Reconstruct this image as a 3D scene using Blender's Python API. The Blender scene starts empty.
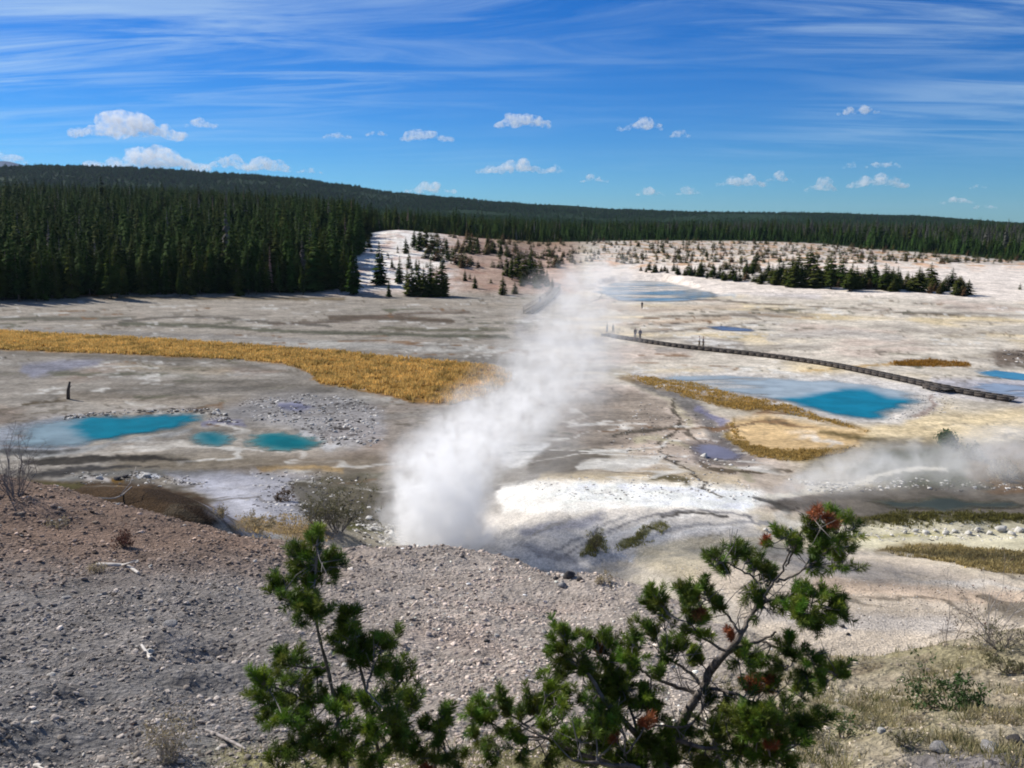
import bpy, math, random
import numpy as np
from mathutils import Vector, Matrix

R = math.radians
rng = np.random.default_rng(7)
random.seed(7)
S = bpy.context.scene
COL = S.collection

# ------------------------------------------------------------------ camera
CAM_Z = 18.0
F_PX = 900.0
PITCH = math.atan(156 / F_PX)
cam = bpy.data.cameras.new('camera')
cam.sensor_width = 36.0
cam.lens = 36.0 * F_PX / 1024.0
cam.clip_start = 0.1
cam.clip_end = 80000
camo = bpy.data.objects.new('camera', cam)
COL.objects.link(camo)
camo.location = (0, 0, CAM_Z)
camo.rotation_euler = (math.pi / 2 - PITCH, 0, 0)
S.camera = camo

# ------------------------------------------------------------------ light and sky
SUN_AZ = R(-52)          # left of the view direction
SUN_EL = R(35)
SUN_DIR = Vector((math.sin(SUN_AZ) * math.cos(SUN_EL), math.cos(SUN_AZ) * math.cos(SUN_EL), math.sin(SUN_EL)))
sl = bpy.data.lights.new('sun', 'SUN')
sl.energy = 4.2
sl.angle = R(0.5)
sl.color = (1.0, 0.95, 0.87)
so = bpy.data.objects.new('sun', sl)
COL.objects.link(so)
so.rotation_euler = (-SUN_DIR).to_track_quat('-Z', 'Y').to_euler()
so.location = (0, 0, 60)

S.view_settings.view_transform = 'Standard'
S.view_settings.look = 'None'
S.view_settings.exposure = 0.63
S.view_settings.gamma = 1.0
try:
    S.cycles.use_denoising = True
    S.cycles.filter_width = 1.9
    S.cycles.volume_bounces = 8
    S.cycles.volume_max_steps = 256
    S.cycles.volume_step_rate = 1.0
    S.cycles.max_bounces = 10
    S.cycles.transparent_max_bounces = 12
except Exception:
    pass


class NT:
    """small wrapper for building node trees"""
    def __init__(self, tree):
        self.t = tree
        self.n = tree.nodes
        self.l = tree.links

    def node(self, typ, **kw):
        nd = self.n.new(typ)
        for k, v in kw.items():
            if k == 'ins':
                for kk, vv in v.items():
                    if hasattr(vv, 'is_output') or isinstance(vv, bpy.types.NodeSocket):
                        self.l.new(vv, nd.inputs[kk])
                    else:
                        nd.inputs[kk].default_value = vv
            else:
                setattr(nd, k, v)
        return nd

    def math(self, op, a, b=0.0, c=None, clamp=False):
        nd = self.n.new('ShaderNodeMath')
        nd.operation = op
        nd.use_clamp = clamp
        for i, v in enumerate((a, b, c)):
            if v is None:
                continue
            if isinstance(v, bpy.types.NodeSocket):
                self.l.new(v, nd.inputs[i])
            else:
                nd.inputs[i].default_value = v
        return nd.outputs[0]

    def vmath(self, op, a, b=None):
        nd = self.n.new('ShaderNodeVectorMath')
        nd.operation = op
        for i, v in enumerate((a, b)):
            if v is None:
                continue
            if isinstance(v, bpy.types.NodeSocket):
                self.l.new(v, nd.inputs[i])
            else:
                nd.inputs[i].default_value = v
        return nd.outputs[0]

    def mix(self, fac, a, b, blend='MIX'):
        nd = self.n.new('ShaderNodeMix')
        nd.data_type = 'RGBA'
        nd.blend_type = blend
        for i, v in ((0, fac), (6, a), (7, b)):
            if isinstance(v, bpy.types.NodeSocket):
                self.l.new(v, nd.inputs[i])
            else:
                if i != 0 and len(v) == 3:
                    v = (*v, 1)
                nd.inputs[i].default_value = v
        return nd.outputs[2]

    def noise(self, vec, scale, detail=4, rough=0.55, dist=0.0, out=0):
        nd = self.n.new('ShaderNodeTexNoise')
        nd.inputs['Scale'].default_value = scale
        nd.inputs['Detail'].default_value = detail
        nd.inputs['Roughness'].default_value = rough
        nd.inputs['Distortion'].default_value = dist
        if vec is not None:
            self.l.new(vec, nd.inputs['Vector'])
        return nd.outputs[out]

    def ramp(self, fac, lo, hi, a=0.0, b=1.0):
        nd = self.n.new('ShaderNodeMapRange')
        nd.interpolation_type = 'SMOOTHSTEP'
        self.l.new(fac, nd.inputs[0])
        nd.inputs[1].default_value = lo
        nd.inputs[2].default_value = hi
        nd.inputs[3].default_value = a
        nd.inputs[4].default_value = b
        return nd.outputs[0]


def lin(c):
    c = np.asarray(c, float) / 255.0
    return np.where(c <= 0.04045, c / 12.92, ((c + 0.055) / 1.055) ** 2.4)


K_ALB = 0.54


def A(r, g, b):
    """albedo for a surface that looks (r,g,b) in full sun"""
    v = lin((r, g, b)) * K_ALB * np.array((1.0, 1.0, 0.98))
    return np.clip(v, 0.004, 0.86)


# world: Nishita sky with high thin cirrus
W = bpy.data.worlds.new("World")
S.world = W
W.use_nodes = True
wt = NT(W.node_tree)
W.node_tree.nodes.clear()
sky = wt.node('ShaderNodeTexSky', sky_type='NISHITA', sun_disc=False)
sky.sun_elevation = SUN_EL
sky.sun_rotation = SUN_AZ
sky.altitude = 2300
sky.air_density = 1.15
sky.dust_density = 0.8
sky.ozone_density = 3.2
tc = wt.node('ShaderNodeTexCoord')
sep = wt.node('ShaderNodeSeparateXYZ')
wt.l.new(tc.outputs['Generated'], sep.inputs[0])
zc = wt.math('MAXIMUM', sep.outputs[2], 0.015)
zc = wt.math('ADD', zc, 0.07)
cx = wt.math('DIVIDE', sep.outputs[0], zc)
cy = wt.math('DIVIDE', sep.outputs[1], zc)
cmb = wt.node('ShaderNodeCombineXYZ')
wt.l.new(cx, cmb.inputs[0])
wt.l.new(cy, cmb.inputs[1])
mp = wt.node('ShaderNodeMapping', ins={'Vector': cmb.outputs[0]})
mp.inputs['Rotation'].default_value = (0, 0, R(14))
mp.inputs['Scale'].default_value = (0.34, 1.25, 1)
n1 = wt.noise(mp.outputs[0], 1.7, 9, 0.64, 1.2)
mp2 = wt.node('ShaderNodeMapping', ins={'Vector': cmb.outputs[0]})
mp2.inputs['Scale'].default_value = (0.25, 0.3, 1)
mp2.inputs['Location'].default_value = (1.3, 0.4, 0)
n2 = wt.noise(mp2.outputs[0], 0.75, 4, 0.5, 0.3)
c1 = wt.ramp(n1, 0.36, 0.68)
c2 = wt.ramp(n2, 0.28, 0.56)
cir = wt.math('MULTIPLY', c1, c2)
up = wt.ramp(sep.outputs[2], 0.045, 0.14)
cir = wt.math('MULTIPLY', cir, up)
cir = wt.math('MULTIPLY', cir, 0.62, clamp=True)
hs = wt.node('ShaderNodeHueSaturation', ins={'Color': sky.outputs[0], 'Saturation': 1.42, 'Value': 1.0})
tint = wt.mix(1.0, hs.outputs[0], (0.33, 0.67, 1.04), 'MULTIPLY')
skc = wt.mix(cir, tint, (6.6, 8.6, 10.0))
bg = wt.node('ShaderNodeBackground', ins={'Color': skc, 'Strength': 0.06})
wo = wt.node('ShaderNodeOutputWorld')
wt.l.new(bg.outputs[0], wo.inputs[0])


# ------------------------------------------------------------------ helpers
def fract_noise(x, y, seed=0):
    """2-D gradient noise, numpy, about -1..1"""
    xi = np.floor(x).astype(np.int64)
    yi = np.floor(y).astype(np.int64)
    xf = x - xi
    yf = y - yi

    def grad(ix, iy, fx, fy):
        h = (ix * 374761393 + iy * 668265263 + seed * 2147483647 + 12345) & 0xffffffff
        h = ((h ^ (h >> 13)) * 1274126177) & 0xffffffff
        h = h ^ (h >> 16)
        a = (h & 0xffff) / 65536.0 * 2 * np.pi
        return np.cos(a) * fx + np.sin(a) * fy
    u = xf * xf * xf * (xf * (xf * 6 - 15) + 10)
    v = yf * yf * yf * (yf * (yf * 6 - 15) + 10)
    a = grad(xi, yi, xf, yf)
    b = grad(xi + 1, yi, xf - 1, yf)
    c = grad(xi, yi + 1, xf, yf - 1)
    d = grad(xi + 1, yi + 1, xf - 1, yf - 1)
    return 1.5 * ((a * (1 - u) + b * u) * (1 - v) + (c * (1 - u) + d * u) * v)


def fbm(x, y, scale, octv=4, seed=0, gain=0.5):
    s = 0
    amp = 1
    tot = 0
    for i in range(octv):
        s = s + amp * fract_noise(x / scale, y / scale, seed + i * 17)
        tot += amp
        amp *= gain
        scale *= 0.49
    return s / tot


CP, SP = math.cos(PITCH), math.sin(PITCH)


def project(x, y, z):
    d = y * CP - (z - CAM_Z) * SP
    u = y * SP + (z - CAM_Z) * CP
    d = np.where(np.abs(d) < 1e-3, 1e-3, d)
    return 512 + F_PX * x / d, 384 - F_PX * u / d, d


def ray(px, py):
    a = (px - 512) / F_PX
    b = -(py - 384) / F_PX
    return np.array((a, CP + b * SP, -SP + b * CP))


def at_z(px, py, z=0.0):
    d = ray(px, py)
    t = (z - CAM_Z) / d[2]
    return d[0] * t, d[1] * t, z


def at_r(px, py, r):
    """point at horizontal distance r along the sight line"""
    d = ray(px, py)
    t = r / math.hypot(d[0], d[1])
    return d[0] * t, d[1] * t, CAM_Z + d[2] * t


def sstep(a, b, x):
    t = np.clip((x - a) / (b - a), 0, 1)
    return t * t * (3 - 2 * t)


# ---- object bookkeeping
def tag(o, label=None, cat=None, group=None, kind=None):
    if label:
        o['label'] = label
    if cat:
        o['category'] = cat
    if group:
        o['group'] = group
    if kind:
        o['kind'] = kind
    return o


def empty(name, loc, rz=0.0):
    o = bpy.data.objects.new(name, None)
    o.empty_display_size = 0.2
    COL.objects.link(o)
    o.location = loc
    o.rotation_euler = (0, 0, rz)
    return o


def mesh_obj(name, verts, faces, mat=None, parent=None, smooth=False):
    """faces: (n,3) or (n,4) int array or list of such"""
    me = bpy.data.meshes.new(name)
    verts = np.asarray(verts, np.float32)
    fl = faces if isinstance(faces, list) and len(faces) and isinstance(faces[0], np.ndarray) and faces[0].ndim == 2 else [np.asarray(faces, np.int32)]
    fl = [f for f in fl if len(f)]
    nl = sum(f.size for f in fl)
    nf = sum(len(f) for f in fl)
    me.vertices.add(len(verts))
    me.vertices.foreach_set('co', verts.ravel())
    me.loops.add(nl)
    me.loops.foreach_set('vertex_index', np.concatenate([f.ravel() for f in fl]).astype(np.int32))
    me.polygons.add(nf)
    st, k = [], 0
    for f in fl:
        st.append(k + np.arange(len(f)) * f.shape[1])
        k += f.size
    me.polygons.foreach_set('loop_start', np.concatenate(st).astype(np.int32))
    me.update(calc_edges=True)
    me.validate()
    if smooth:
        me.polygons.foreach_set('use_smooth', np.ones(len(me.polygons), bool))
    o = bpy.data.objects.new(name, me)
    COL.objects.link(o)
    if mat:
        me.materials.append(mat)
    if parent:
        o.parent = parent
    return o


def set_color(o, name, rgb, alpha=None):
    me = o.data
    at = me.attributes.new(name, 'FLOAT_COLOR', 'POINT')
    a = np.ones((len(rgb), 4), np.float32)
    a[:, :3] = rgb
    if alpha is not None:
        a[:, 3] = alpha
    at.data.foreach_set('color', a.ravel())


class MB:
    """collects pieces into one mesh"""
    def __init__(self):
        self.v, self.t, self.q, self.n = [], [], [], 0
        self.c = []

    def add(self, v, f, col=None):
        v = np.asarray(v, float)
        f = np.asarray(f, np.int64)
        self.v.append(v)
        (self.t if f.shape[1] == 3 else self.q).append(f + self.n)
        self.n += len(v)
        if col is not None:
            self.c.append(np.broadcast_to(np.asarray(col, float), (len(v), 3)))

    def tube(self, pts, rad, seg=6, cap=True, col=None):
        pts = np.asarray(pts, float)
        rad = np.broadcast_to(np.asarray(rad, float), (len(pts),))
        tan = np.gradient(pts, axis=0)
        tan /= np.linalg.norm(tan, axis=1)[:, None] + 1e-9
        ref = np.array((0.0, 0, 1)) if abs(tan[0][2]) < 0.9 else np.array((1.0, 0, 0))
        vs = []
        u = np.cross(tan[0], ref)
        u /= np.linalg.norm(u)
        for i in range(len(pts)):
            u = u - tan[i] * np.dot(u, tan[i])
            u /= np.linalg.norm(u) + 1e-9
            w = np.cross(tan[i], u)
            a = np.arange(seg) * 2 * np.pi / seg
            vs.append(pts[i] + rad[i] * (np.cos(a)[:, None] * u + np.sin(a)[:, None] * w))
        v = np.concatenate(vs)
        i = np.arange(seg)
        j = (i + 1) % seg
        q = np.concatenate([np.stack([k * seg + i, k * seg + j, (k + 1) * seg + j, (k + 1) * seg + i], 1) for k in range(len(pts) - 1)])
        self.add(v, q, col)
        if cap:
            n = len(pts)
            b = self.n - len(v)
            for k, c in ((0, pts[0]), (n - 1, pts[-1])):
                self.v.append(np.array([c]))
                if col is not None:
                    self.c.append(np.broadcast_to(np.asarray(col, float), (1, 3)))
                ci = self.n
                self.n += 1
                a1, a2 = b + k * seg + i, b + k * seg + j
                self.t.append(np.stack([a2, a1, np.full(seg, ci)] if k == 0 else [a1, a2, np.full(seg, ci)], 1))

    def box(self, c, s, rz=0.0, col=None):
        v = np.array([(x, y, z) for x in (-.5, .5) for y in (-.5, .5) for z in (-.5, .5)]) * s
        ca, sa = math.cos(rz), math.sin(rz)
        v = np.stack([v[:, 0] * ca - v[:, 1] * sa, v[:, 0] * sa + v[:, 1] * ca, v[:, 2]], 1) + c
        self.add(v, [(0, 1, 3, 2), (4, 6, 7, 5), (0, 4, 5, 1), (2, 3, 7, 6), (0, 2, 6, 4), (1, 5, 7, 3)], col)

    def build(self, name, mat, parent=None, smooth=False):
        v = np.concatenate(self.v)
        fs = []
        if self.t:
            fs.append(np.concatenate(self.t))
        if self.q:
            fs.append(np.concatenate(self.q))
        o = mesh_obj(name, v, fs, mat, parent, smooth)
        if self.c:
            set_color(o, 'col', np.concatenate(self.c))
        return o


def mat_new(name):
    m = bpy.data.materials.new(name)
    m.use_nodes = True
    m.node_tree.nodes.clear()
    t = NT(m.node_tree)
    out = t.node('ShaderNodeOutputMaterial')
    return m, t, out


def simple_mat(name, col, rough=0.8, nscale=3.0, namt=0.35, bump=0.0, bscale=20.0, spec=0.3, attr=None, trans=0.0):
    m, t, out = mat_new(name)
    tc = t.node('ShaderNodeTexCoord')
    n = t.noise(tc.outputs['Object'], nscale, 5, 0.6)
    f = t.ramp(n, 0.25, 0.75, 1 - namt, 1 + namt)
    if attr:
        base = t.node('ShaderNodeAttribute', attribute_name=attr).outputs['Color']
    else:
        rgb = t.node('ShaderNodeRGB')
        rgb.outputs[0].default_value = (*col, 1)
        base = rgb.outputs[0]
    sc = t.node('ShaderNodeVectorMath', operation='SCALE')
    t.l.new(base, sc.inputs[0])
    t.l.new(f, sc.inputs['Scale'])
    p = t.node('ShaderNodeBsdfPrincipled')
    t.l.new(sc.outputs[0], p.inputs['Base Color'])
    p.inputs['Roughness'].default_value = rough
    p.inputs['Specular IOR Level'].default_value = spec
    if bump:
        bn = t.noise(tc.outputs['Object'], bscale, 6, 0.65)
        b = t.node('ShaderNodeBump', ins={'Height': bn, 'Distance': bump, 'Strength': 1.0})
        t.l.new(b.outputs[0], p.inputs['Normal'])
    if trans > 0:
        tr = t.node('ShaderNodeBsdfTranslucent')
        t.l.new(sc.outputs[0], tr.inputs[0])
        mx = t.node('ShaderNodeMixShader')
        mx.inputs[0].default_value = trans
        t.l.new(p.outputs[0], mx.inputs[1])
        t.l.new(tr.outputs[0], mx.inputs[2])
        t.l.new(mx.outputs[0], out.inputs[0])
    else:
        t.l.new(p.outputs[0], out.inputs[0])
    return m


# ------------------------------------------------------------------ terrain height
# near field: sight-line pixel + distance gives the height of the ground there
NEAR = []


def cp(px, py, r):
    NEAR.append(at_r(px, py, r))


def cz(px, r, z):
    d = ray(px, 560)
    k = r / math.hypot(d[0], d[1])
    NEAR.append((d[0] * k, d[1] * k, z))


for a in range(0, 360, 45):
    NEAR.append((1.2 * math.cos(R(a)), 1.2 * math.sin(R(a)), 16.35))
for (x, y) in ((-12, -10), (12, -10), (0, -14), (-30, -10), (30, -10), (-45, 5), (45, 2)):
    NEAR.append((x, y, 16.2))
for px in (-250, 50, 300, 512, 700, 900, 1250):
    cz(px, 4.2, 14.95 if px < 800 else 14.6)
for px, r in ((-200, 8), (0, 7.6), (200, 7.2), (400, 7.0), (600, 7.0), (800, 7.6), (1024, 8.2), (1250, 9)):
    cp(px, 768, r)
for px, r in ((-200, 12), (0, 11.5), (200, 11), (400, 10.6), (600, 10.5), (760, 11), (900, 11.6), (1024, 11.5), (1250, 12.5)):
    cp(px, 690 if px < 1100 else 680, r)
for px, py, r in ((-200, 590, 18), (0, 600, 17), (200, 610, 16), (400, 625, 15), (560, 640, 14.5), (700, 655, 13.6)):
    cp(px, py, r)
for px, py, r in ((-200, 525, 26), (0, 530, 25), (150, 545, 23), (300, 572, 21), (450, 586, 20.5), (560, 602, 19.5), (650, 612, 18.5)):
    cp(px, py, r)
CREST = ((-250, 470, 34), (0, 487, 33), (100, 502, 30), (200, 525, 28), (300, 547, 26), (400, 552, 26.5), (500, 559, 26), (560, 578, 24), (640, 592, 22.5),
         (700, 612, 20), (760, 638, 17), (820, 662, 15), (900, 655, 15.5), (960, 650, 16), (1024, 640, 16), (1250, 620, 17))
for px, py, r in CREST:
    cp(px, py, r)
CR_PX = np.array([c[0] for c in CREST], float)
CR_R = np.array([c[2] for c in CREST], float)
for px, r, z in ((-250, 42, 6), (0, 38, 6.5), (100, 35, 6.2), (200, 33, 5.2), (300, 31, 5.2), (400, 32, 4.6), (500, 32, 4.4), (560, 30, 4.6), (640, 28, 4.6),
                 (700, 25, 5.2), (760, 22, 6), (820, 20, 6.2), (900, 20, 6), (960, 20, 6), (1024, 20, 6.2), (1250, 22, 6),
                 (300, 38, 1.8), (400, 39, 1.2), (500, 39, 1.0), (560, 37, 1.2), (820, 27, 2.8), (900, 27, 2.8), (1024, 27, 2.8), (760, 29, 3.0), (700, 32, 2.6), (1250, 30, 3)):
    cz(px, r, z)
# brown mound and bank behind the left crest
for px, py, r in ((40, 488, 43), (90, 486, 43), (140, 487, 42), (190, 500, 40), (215, 517, 38), (-100, 480, 45)):
    cp(px, py, r)
for px, r, z in ((-100, 56, 0.6), (40, 54, 1.0), (120, 53, 1.2), (200, 52, 1.6), (250, 46, 3.0), (260, 54, 1.4), (300, 44, 2.6), (330, 49, 1.6), (370, 46, 0.8), (340, 56, 0.3),
                 (400, 45, 0.2), (450, 45, 0.0), (430, 50, -0.4), (450, 54, 0.0), (480, 50, 0.0), (500, 60, 0.6), (430, 60, 0.2)):
    cz(px, r, z)
# white bank facing the camera
for px, r, z in ((540, 51.8, 1.35), (600, 51.5, 1.4), (650, 51, 1.35), (700, 50.2, 1.2), (745, 49, 1.1)):
    cz(px, r, z)
for px in (550, 600, 650, 700):
    cz(px, 48.2, 0.8)
for px, r, z in ((520, 46.5, 0.2), (570, 46, 0.2), (620, 45, 0.3), (560, 42, 0.3), (620, 40, 0.8), (660, 44.5, 1.2), (700, 43, 1.6), (760, 44, 1.5),
                 (540, 55, 1.5), (600, 55, 1.6), (660, 55, 1.5), (720, 55, 1.2), (560, 62, 1.2), (640, 62, 1.3), (720, 62, 1.0),
                 (800, 50, 0.6), (860, 50, 0.5), (950, 50, 0.7), (1024, 50, 0.8), (1250, 50, 1), (850, 56, 0.0), (950, 56, -0.2), (1024, 56, 0.0), (1250, 60, 0),
                 (800, 38, 1.8), (900, 38, 1.7), (1024, 38, 1.9), (900, 33, 2.0), (1024, 33, 2.2), (850, 44, 1.2), (1000, 44, 1.3), (1250, 40, 2)):
    cz(px, r, z)
for px in (-300, -100, 60, 200, 340, 450, 560, 660, 760, 860, 960, 1060, 1300):
    for r in (70, 82):
        cz(px, r, 0.0 if not (540 < px < 700 and r == 70) else 0.5)
NEAR = np.array(NEAR)


def tps_fit(P, v, lam=0.02):
    n = len(P)
    d2 = ((P[:, None] - P[None]) ** 2).sum(2)
    K = 0.5 * d2 * np.log(d2 + 1e-9) + lam * np.eye(n)
    T = np.hstack([np.ones((n, 1)), P])
    M = np.zeros((n + 3, n + 3))
    M[:n, :n] = K
    M[:n, n:] = T
    M[n:, :n] = T.T
    return np.linalg.solve(M, np.concatenate([v, np.zeros(3)]))


TPS_W = tps_fit(NEAR[:, :2], NEAR[:, 2])


def near_z(x, y):
    out = np.full(x.shape, TPS_W[-3]) + TPS_W[-2] * x + TPS_W[-1] * y
    for (px, py, _), w in zip(NEAR, TPS_W[:-3]):
        d2 = (x - px) ** 2 + (y - py) ** 2
        out += w * 0.5 * d2 * np.log(d2 + 1e-9)
    return out


FAR_R = [60, 240, 270, 330, 420, 520, 700, 1000, 1500, 2200, 3000, 4500, 9000, 30000]
FAR = {
    -900: [0, 0, 1, 6, 13, 19, 30, 44, 36, 90, 240, 200, 40, 0],
    -200: [0, 0, 1, 6, 13, 19, 30, 44, 36, 86, 188, 160, 40, 0],
    0: [0, 0, 1, 6, 13, 19, 30, 43, 36, 84, 182, 180, 40, 0],
    60: [0, 0, 1, 6, 13, 19, 30, 43, 36, 86, 192, 160, 40, 0],
    140: [0, 0, 1, 6, 13, 19, 30, 43, 36, 86, 192, 180, 30, 0],
    250: [0, 0, 1, 6, 12, 18, 28, 39, 32, 80, 178, 170, 30, 0],
    300: [0, 0, 1, 6, 12, 17, 25, 33, 28, 76, 168, 150, 20, 0],
    345: [0, 0, 2, 8, 15, 17, 21, 27, 24, 66, 150, 130, 20, 0],
    400: [0, 0, 2.4, 8.5, 17.3, 16, 18, 20, 20, 56, 127, 110, 20, 0],
    450: [0, 0, 2.2, 8, 14.5, 14.5, 15, 17, 18, 50, 113, 90, 20, 0],
    500: [0, 0, 1.6, 6.5, 11.5, 12, 13, 15, 16, 42, 98, 80, 20, 0],
    545: [0, 0, 0.4, 1.8, 7.5, 10, 12, 14, 15, 38, 88, 70, 20, 0],
    620: [0, 0, 0.2, 1.8, 6.5, 11, 12.5, 13, 14, 32, 75, 60, 20, 0],
    700: [0, 0, 0.5, 2.4, 6.5, 11, 12.5, 13, 14, 30, 66, 50, 20, 0],
    800: [0, 0, 1.2, 3.0, 6.2, 10, 12.5, 13, 14, 28, 62, 50, 20, 0],
    900: [0, 0.4, 1.6, 3.0, 5.0, 7, 10.5, 12, 13, 26, 52, 40, 20, 0],
    1024: [0, 0, 0.6, 1.6, 3.0, 4.5, 8, 12, 16, 20, 26, 30, 10, 0],
    1500: [0, 0, 0.6, 1.6, 3.0, 4.5, 8, 12, 16, 18, 20, 20, 10, 0],
}
FPX = np.array(sorted(FAR), float)
FZ = np.array([FAR[k] for k in sorted(FAR)], float)
FAZ = np.arctan2(FPX - 512, F_PX)
LR = np.log(np.array(FAR_R, float))


def pchip_like(t):
    return t


def far_z(x, y):
    r = np.sqrt(x * x + y * y)
    az = np.clip(np.arctan2(x, y), FAZ[0], FAZ[-1])
    lr = np.clip(np.log(np.maximum(r, 60)), LR[0], LR[-1])
    j = np.clip(np.searchsorted(LR, lr) - 1, 0, len(LR) - 2)
    i = np.clip(np.searchsorted(FAZ, az) - 1, 0, len(FAZ) - 2)
    u = (lr - LR[j]) / (LR[j + 1] - LR[j])
    w = (az - FAZ[i]) / (FAZ[i + 1] - FAZ[i])
    # Hermite across azimuth, linear in ln r with slight ease
    w = w * w * (3 - 2 * w) * 0.6 + w * 0.4
    u2 = u * u * (3 - 2 * u) * 0.35 + u * 0.65
    z0 = FZ[i, j] * (1 - u2) + FZ[i, j + 1] * u2
    z1 = FZ[i + 1, j] * (1 - u2) + FZ[i + 1, j + 1] * u2
    return z0 * (1 - w) + z1 * w


def base_z(x, y):
    r = np.sqrt(x * x + y * y)
    k = sstep(66, 80, r)
    # behind the camera the hilltop just rolls on
    kb = sstep(-5, -25, y) * 0 + k
    return near_z(x, y) * (1 - kb) + far_z(x, y) * kb


HOLLOWS = [(*at_r(212, 640, 13.2)[:2], 0.62, 0.34), (*at_r(60, 742, 8.6)[:2], 0.6, 0.20), (*at_r(320, 668, 11.6)[:2], 0.5, 0.16), (*at_r(90, 690, 10.6)[:2], 0.5, 0.16), (*at_r(215, 668, 11.5)[:2], 0.4, 0.18)]


def rough_z(x, y, r):
    """small relief on top of the smooth ground"""
    n = 0
    nearm = 1 - sstep(30, 44, r)
    n = n + nearm * (0.24 * fbm(x, y, 3.0, 3, 5) + 0.10 * fbm(x, y, 0.75, 3, 9) + 0.022 * fbm(x, y, 0.14, 2, 13))
    for (hx, hy, hr, hd) in HOLLOWS:
        q = ((x - hx) ** 2 + (y - hy) ** 2) / hr ** 2
        n = n - hd * np.exp(-q) + 0.45 * hd * np.exp(-((x - hx + 1.5 * hr) ** 2 + (y - hy - .6 * hr) ** 2) / (hr * .8) ** 2)
    mid = sstep(30, 44, r) * (1 - sstep(70, 110, r))
    n = n + mid * (0.14 * fbm(x, y, 5.0, 4, 21) + 0.06 * fbm(x, y, 1.2, 3, 29))
    farm = sstep(70, 110, r)
    n = n + farm * (0.05 * fbm(x, y, 14.0, 4, 31))
    hill = sstep(235, 300, r)
    n = n + hill * (0.9 * fbm(x, y, 40, 4, 41)) + sstep(900, 2500, r) * 12 * fbm(x, y, 420, 4, 43)
    return n

# ------------------------------------------------------------------ pools (outlines walked on the ground, px -> plane z=0)
POOLS = {
    'left_big': [(6, 436), (14, 429), (36, 421), (78, 417), (95, 415), (128, 414), (165, 413), (196, 411), (210, 415), (212, 420), (196, 426), (172, 431), (148, 435), (124, 440), (96, 444), (70, 449), (40, 451), (14, 448), (0, 442)],
    'left_mid': [(184, 438), (192, 432), (206, 430), (224, 431), (236, 435), (239, 440), (230, 446), (212, 448), (195, 446)],
    'left_right': [(240.5, 441), (246, 434), (268, 431), (290, 431), (312, 435), (330, 441), (326, 447), (302, 452), (276, 453), (252, 449), (241, 445)],
    'right_big': [(652, 376), (700, 373), (760, 376), (812, 379), (850, 381), (890, 386), (922, 393), (930, 401), (918, 408), (905, 413), (895, 421), (868, 423), (838, 418), (806, 411), (780, 403), (740, 396), (700, 389), (668, 383)],
    'far_right': [(968, 371), (990, 369), (1030, 373), (1060, 378), (1060, 384), (1020, 381), (990, 378)],
    'far_right_low': [(955, 384), (985, 381), (1030, 385), (1070, 392), (1070, 402), (1030, 399), (985, 394)],
    'distant': [(606, 283), (632, 280), (668, 281), (690, 287), (712, 292), (727, 297), (700, 300), (668, 303), (636, 303), (608, 300), (592, 291)],
    'sliver': [(704, 326), (725, 325), (755, 329), (760, 332), (735, 332), (712, 330)],
    'lilac': [(688, 446), (700, 442), (722, 444), (744, 452), (748, 459), (730, 461), (706, 460), (692, 455)],
    'dark': [(862, 500), (890, 497), (905, 501), (930, 494), (958, 496), (975, 501), (1004, 498), (1040, 506), (1010, 511), (978, 509), (950, 516), (925, 510), (900, 511), (880, 506)],
}


def poly_sd(px, py, poly):
    """signed distance (negative inside)"""
    P = np.asarray(poly, float)
    d = np.full(px.shape, 1e18)
    ins = np.zeros(px.shape, bool)
    for a, b in zip(P, np.roll(P, -1, 0)):
        e = b - a
        wx, wy = px - a[0], py - a[1]
        t = np.clip((wx * e[0] + wy * e[1]) / (e @ e + 1e-12), 0, 1)
        dx, dy = wx - e[0] * t, wy - e[1] * t
        d = np.minimum(d, dx * dx + dy * dy)
        c = ((a[1] <= py) & (b[1] > py)) | ((b[1] <= py) & (a[1] > py))
        if abs(e[1]) > 1e-9:
            xi = a[0] + (py - a[1]) / e[1] * e[0]
            ins ^= c & (px < xi)
    d = np.sqrt(d)
    return np.where(ins, -d, d)


def chaikin(P, n=2, closed=True):
    P = np.asarray(P, float)
    for _ in range(n):
        if closed:
            Q = np.roll(P, -1, 0)
            P = np.stack([P * .75 + Q * .25, P * .25 + Q * .75], 1).reshape(-1, P.shape[1])
        else:
            Q = np.stack([P[:-1] * .75 + P[1:] * .25, P[:-1] * .25 + P[1:] * .75], 1).reshape(-1, P.shape[1])
            P = np.vstack([P[:1], Q, P[-1:]])
    return P


POOL_W = {}
for k, p in POOLS.items():
    zp = {'dark': 0.0, 'lilac': 0.02}.get(k, 0.0)
    w = np.array([at_z(a, b, zp)[:2] for a, b in p])
    w = chaikin(w, 3)
    # ragged shore
    c = w.mean(0)
    s = np.sqrt(((w - c) ** 2).sum(1)).mean()
    dirn = (w - c)
    dirn /= np.linalg.norm(dirn, axis=1)[:, None] + 1e-9
    w = w + dirn * (fbm(w[:, 0], w[:, 1], s * 0.30, 4, 77, 0.65) * s * 0.17)[:, None]
    POOL_W[k] = w


def pool_sd(x, y):
    d = np.full(x.shape, 1e9)
    for k, w in POOL_W.items():
        c = w.mean(0)
        rad = np.sqrt(((w - c) ** 2).sum(1)).max() + 6
        m = (x - c[0]) ** 2 + (y - c[1]) ** 2 < rad * rad
        if m.any():
            d[m] = np.minimum(d[m], poly_sd(x[m], y[m], w))
    return d


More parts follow.
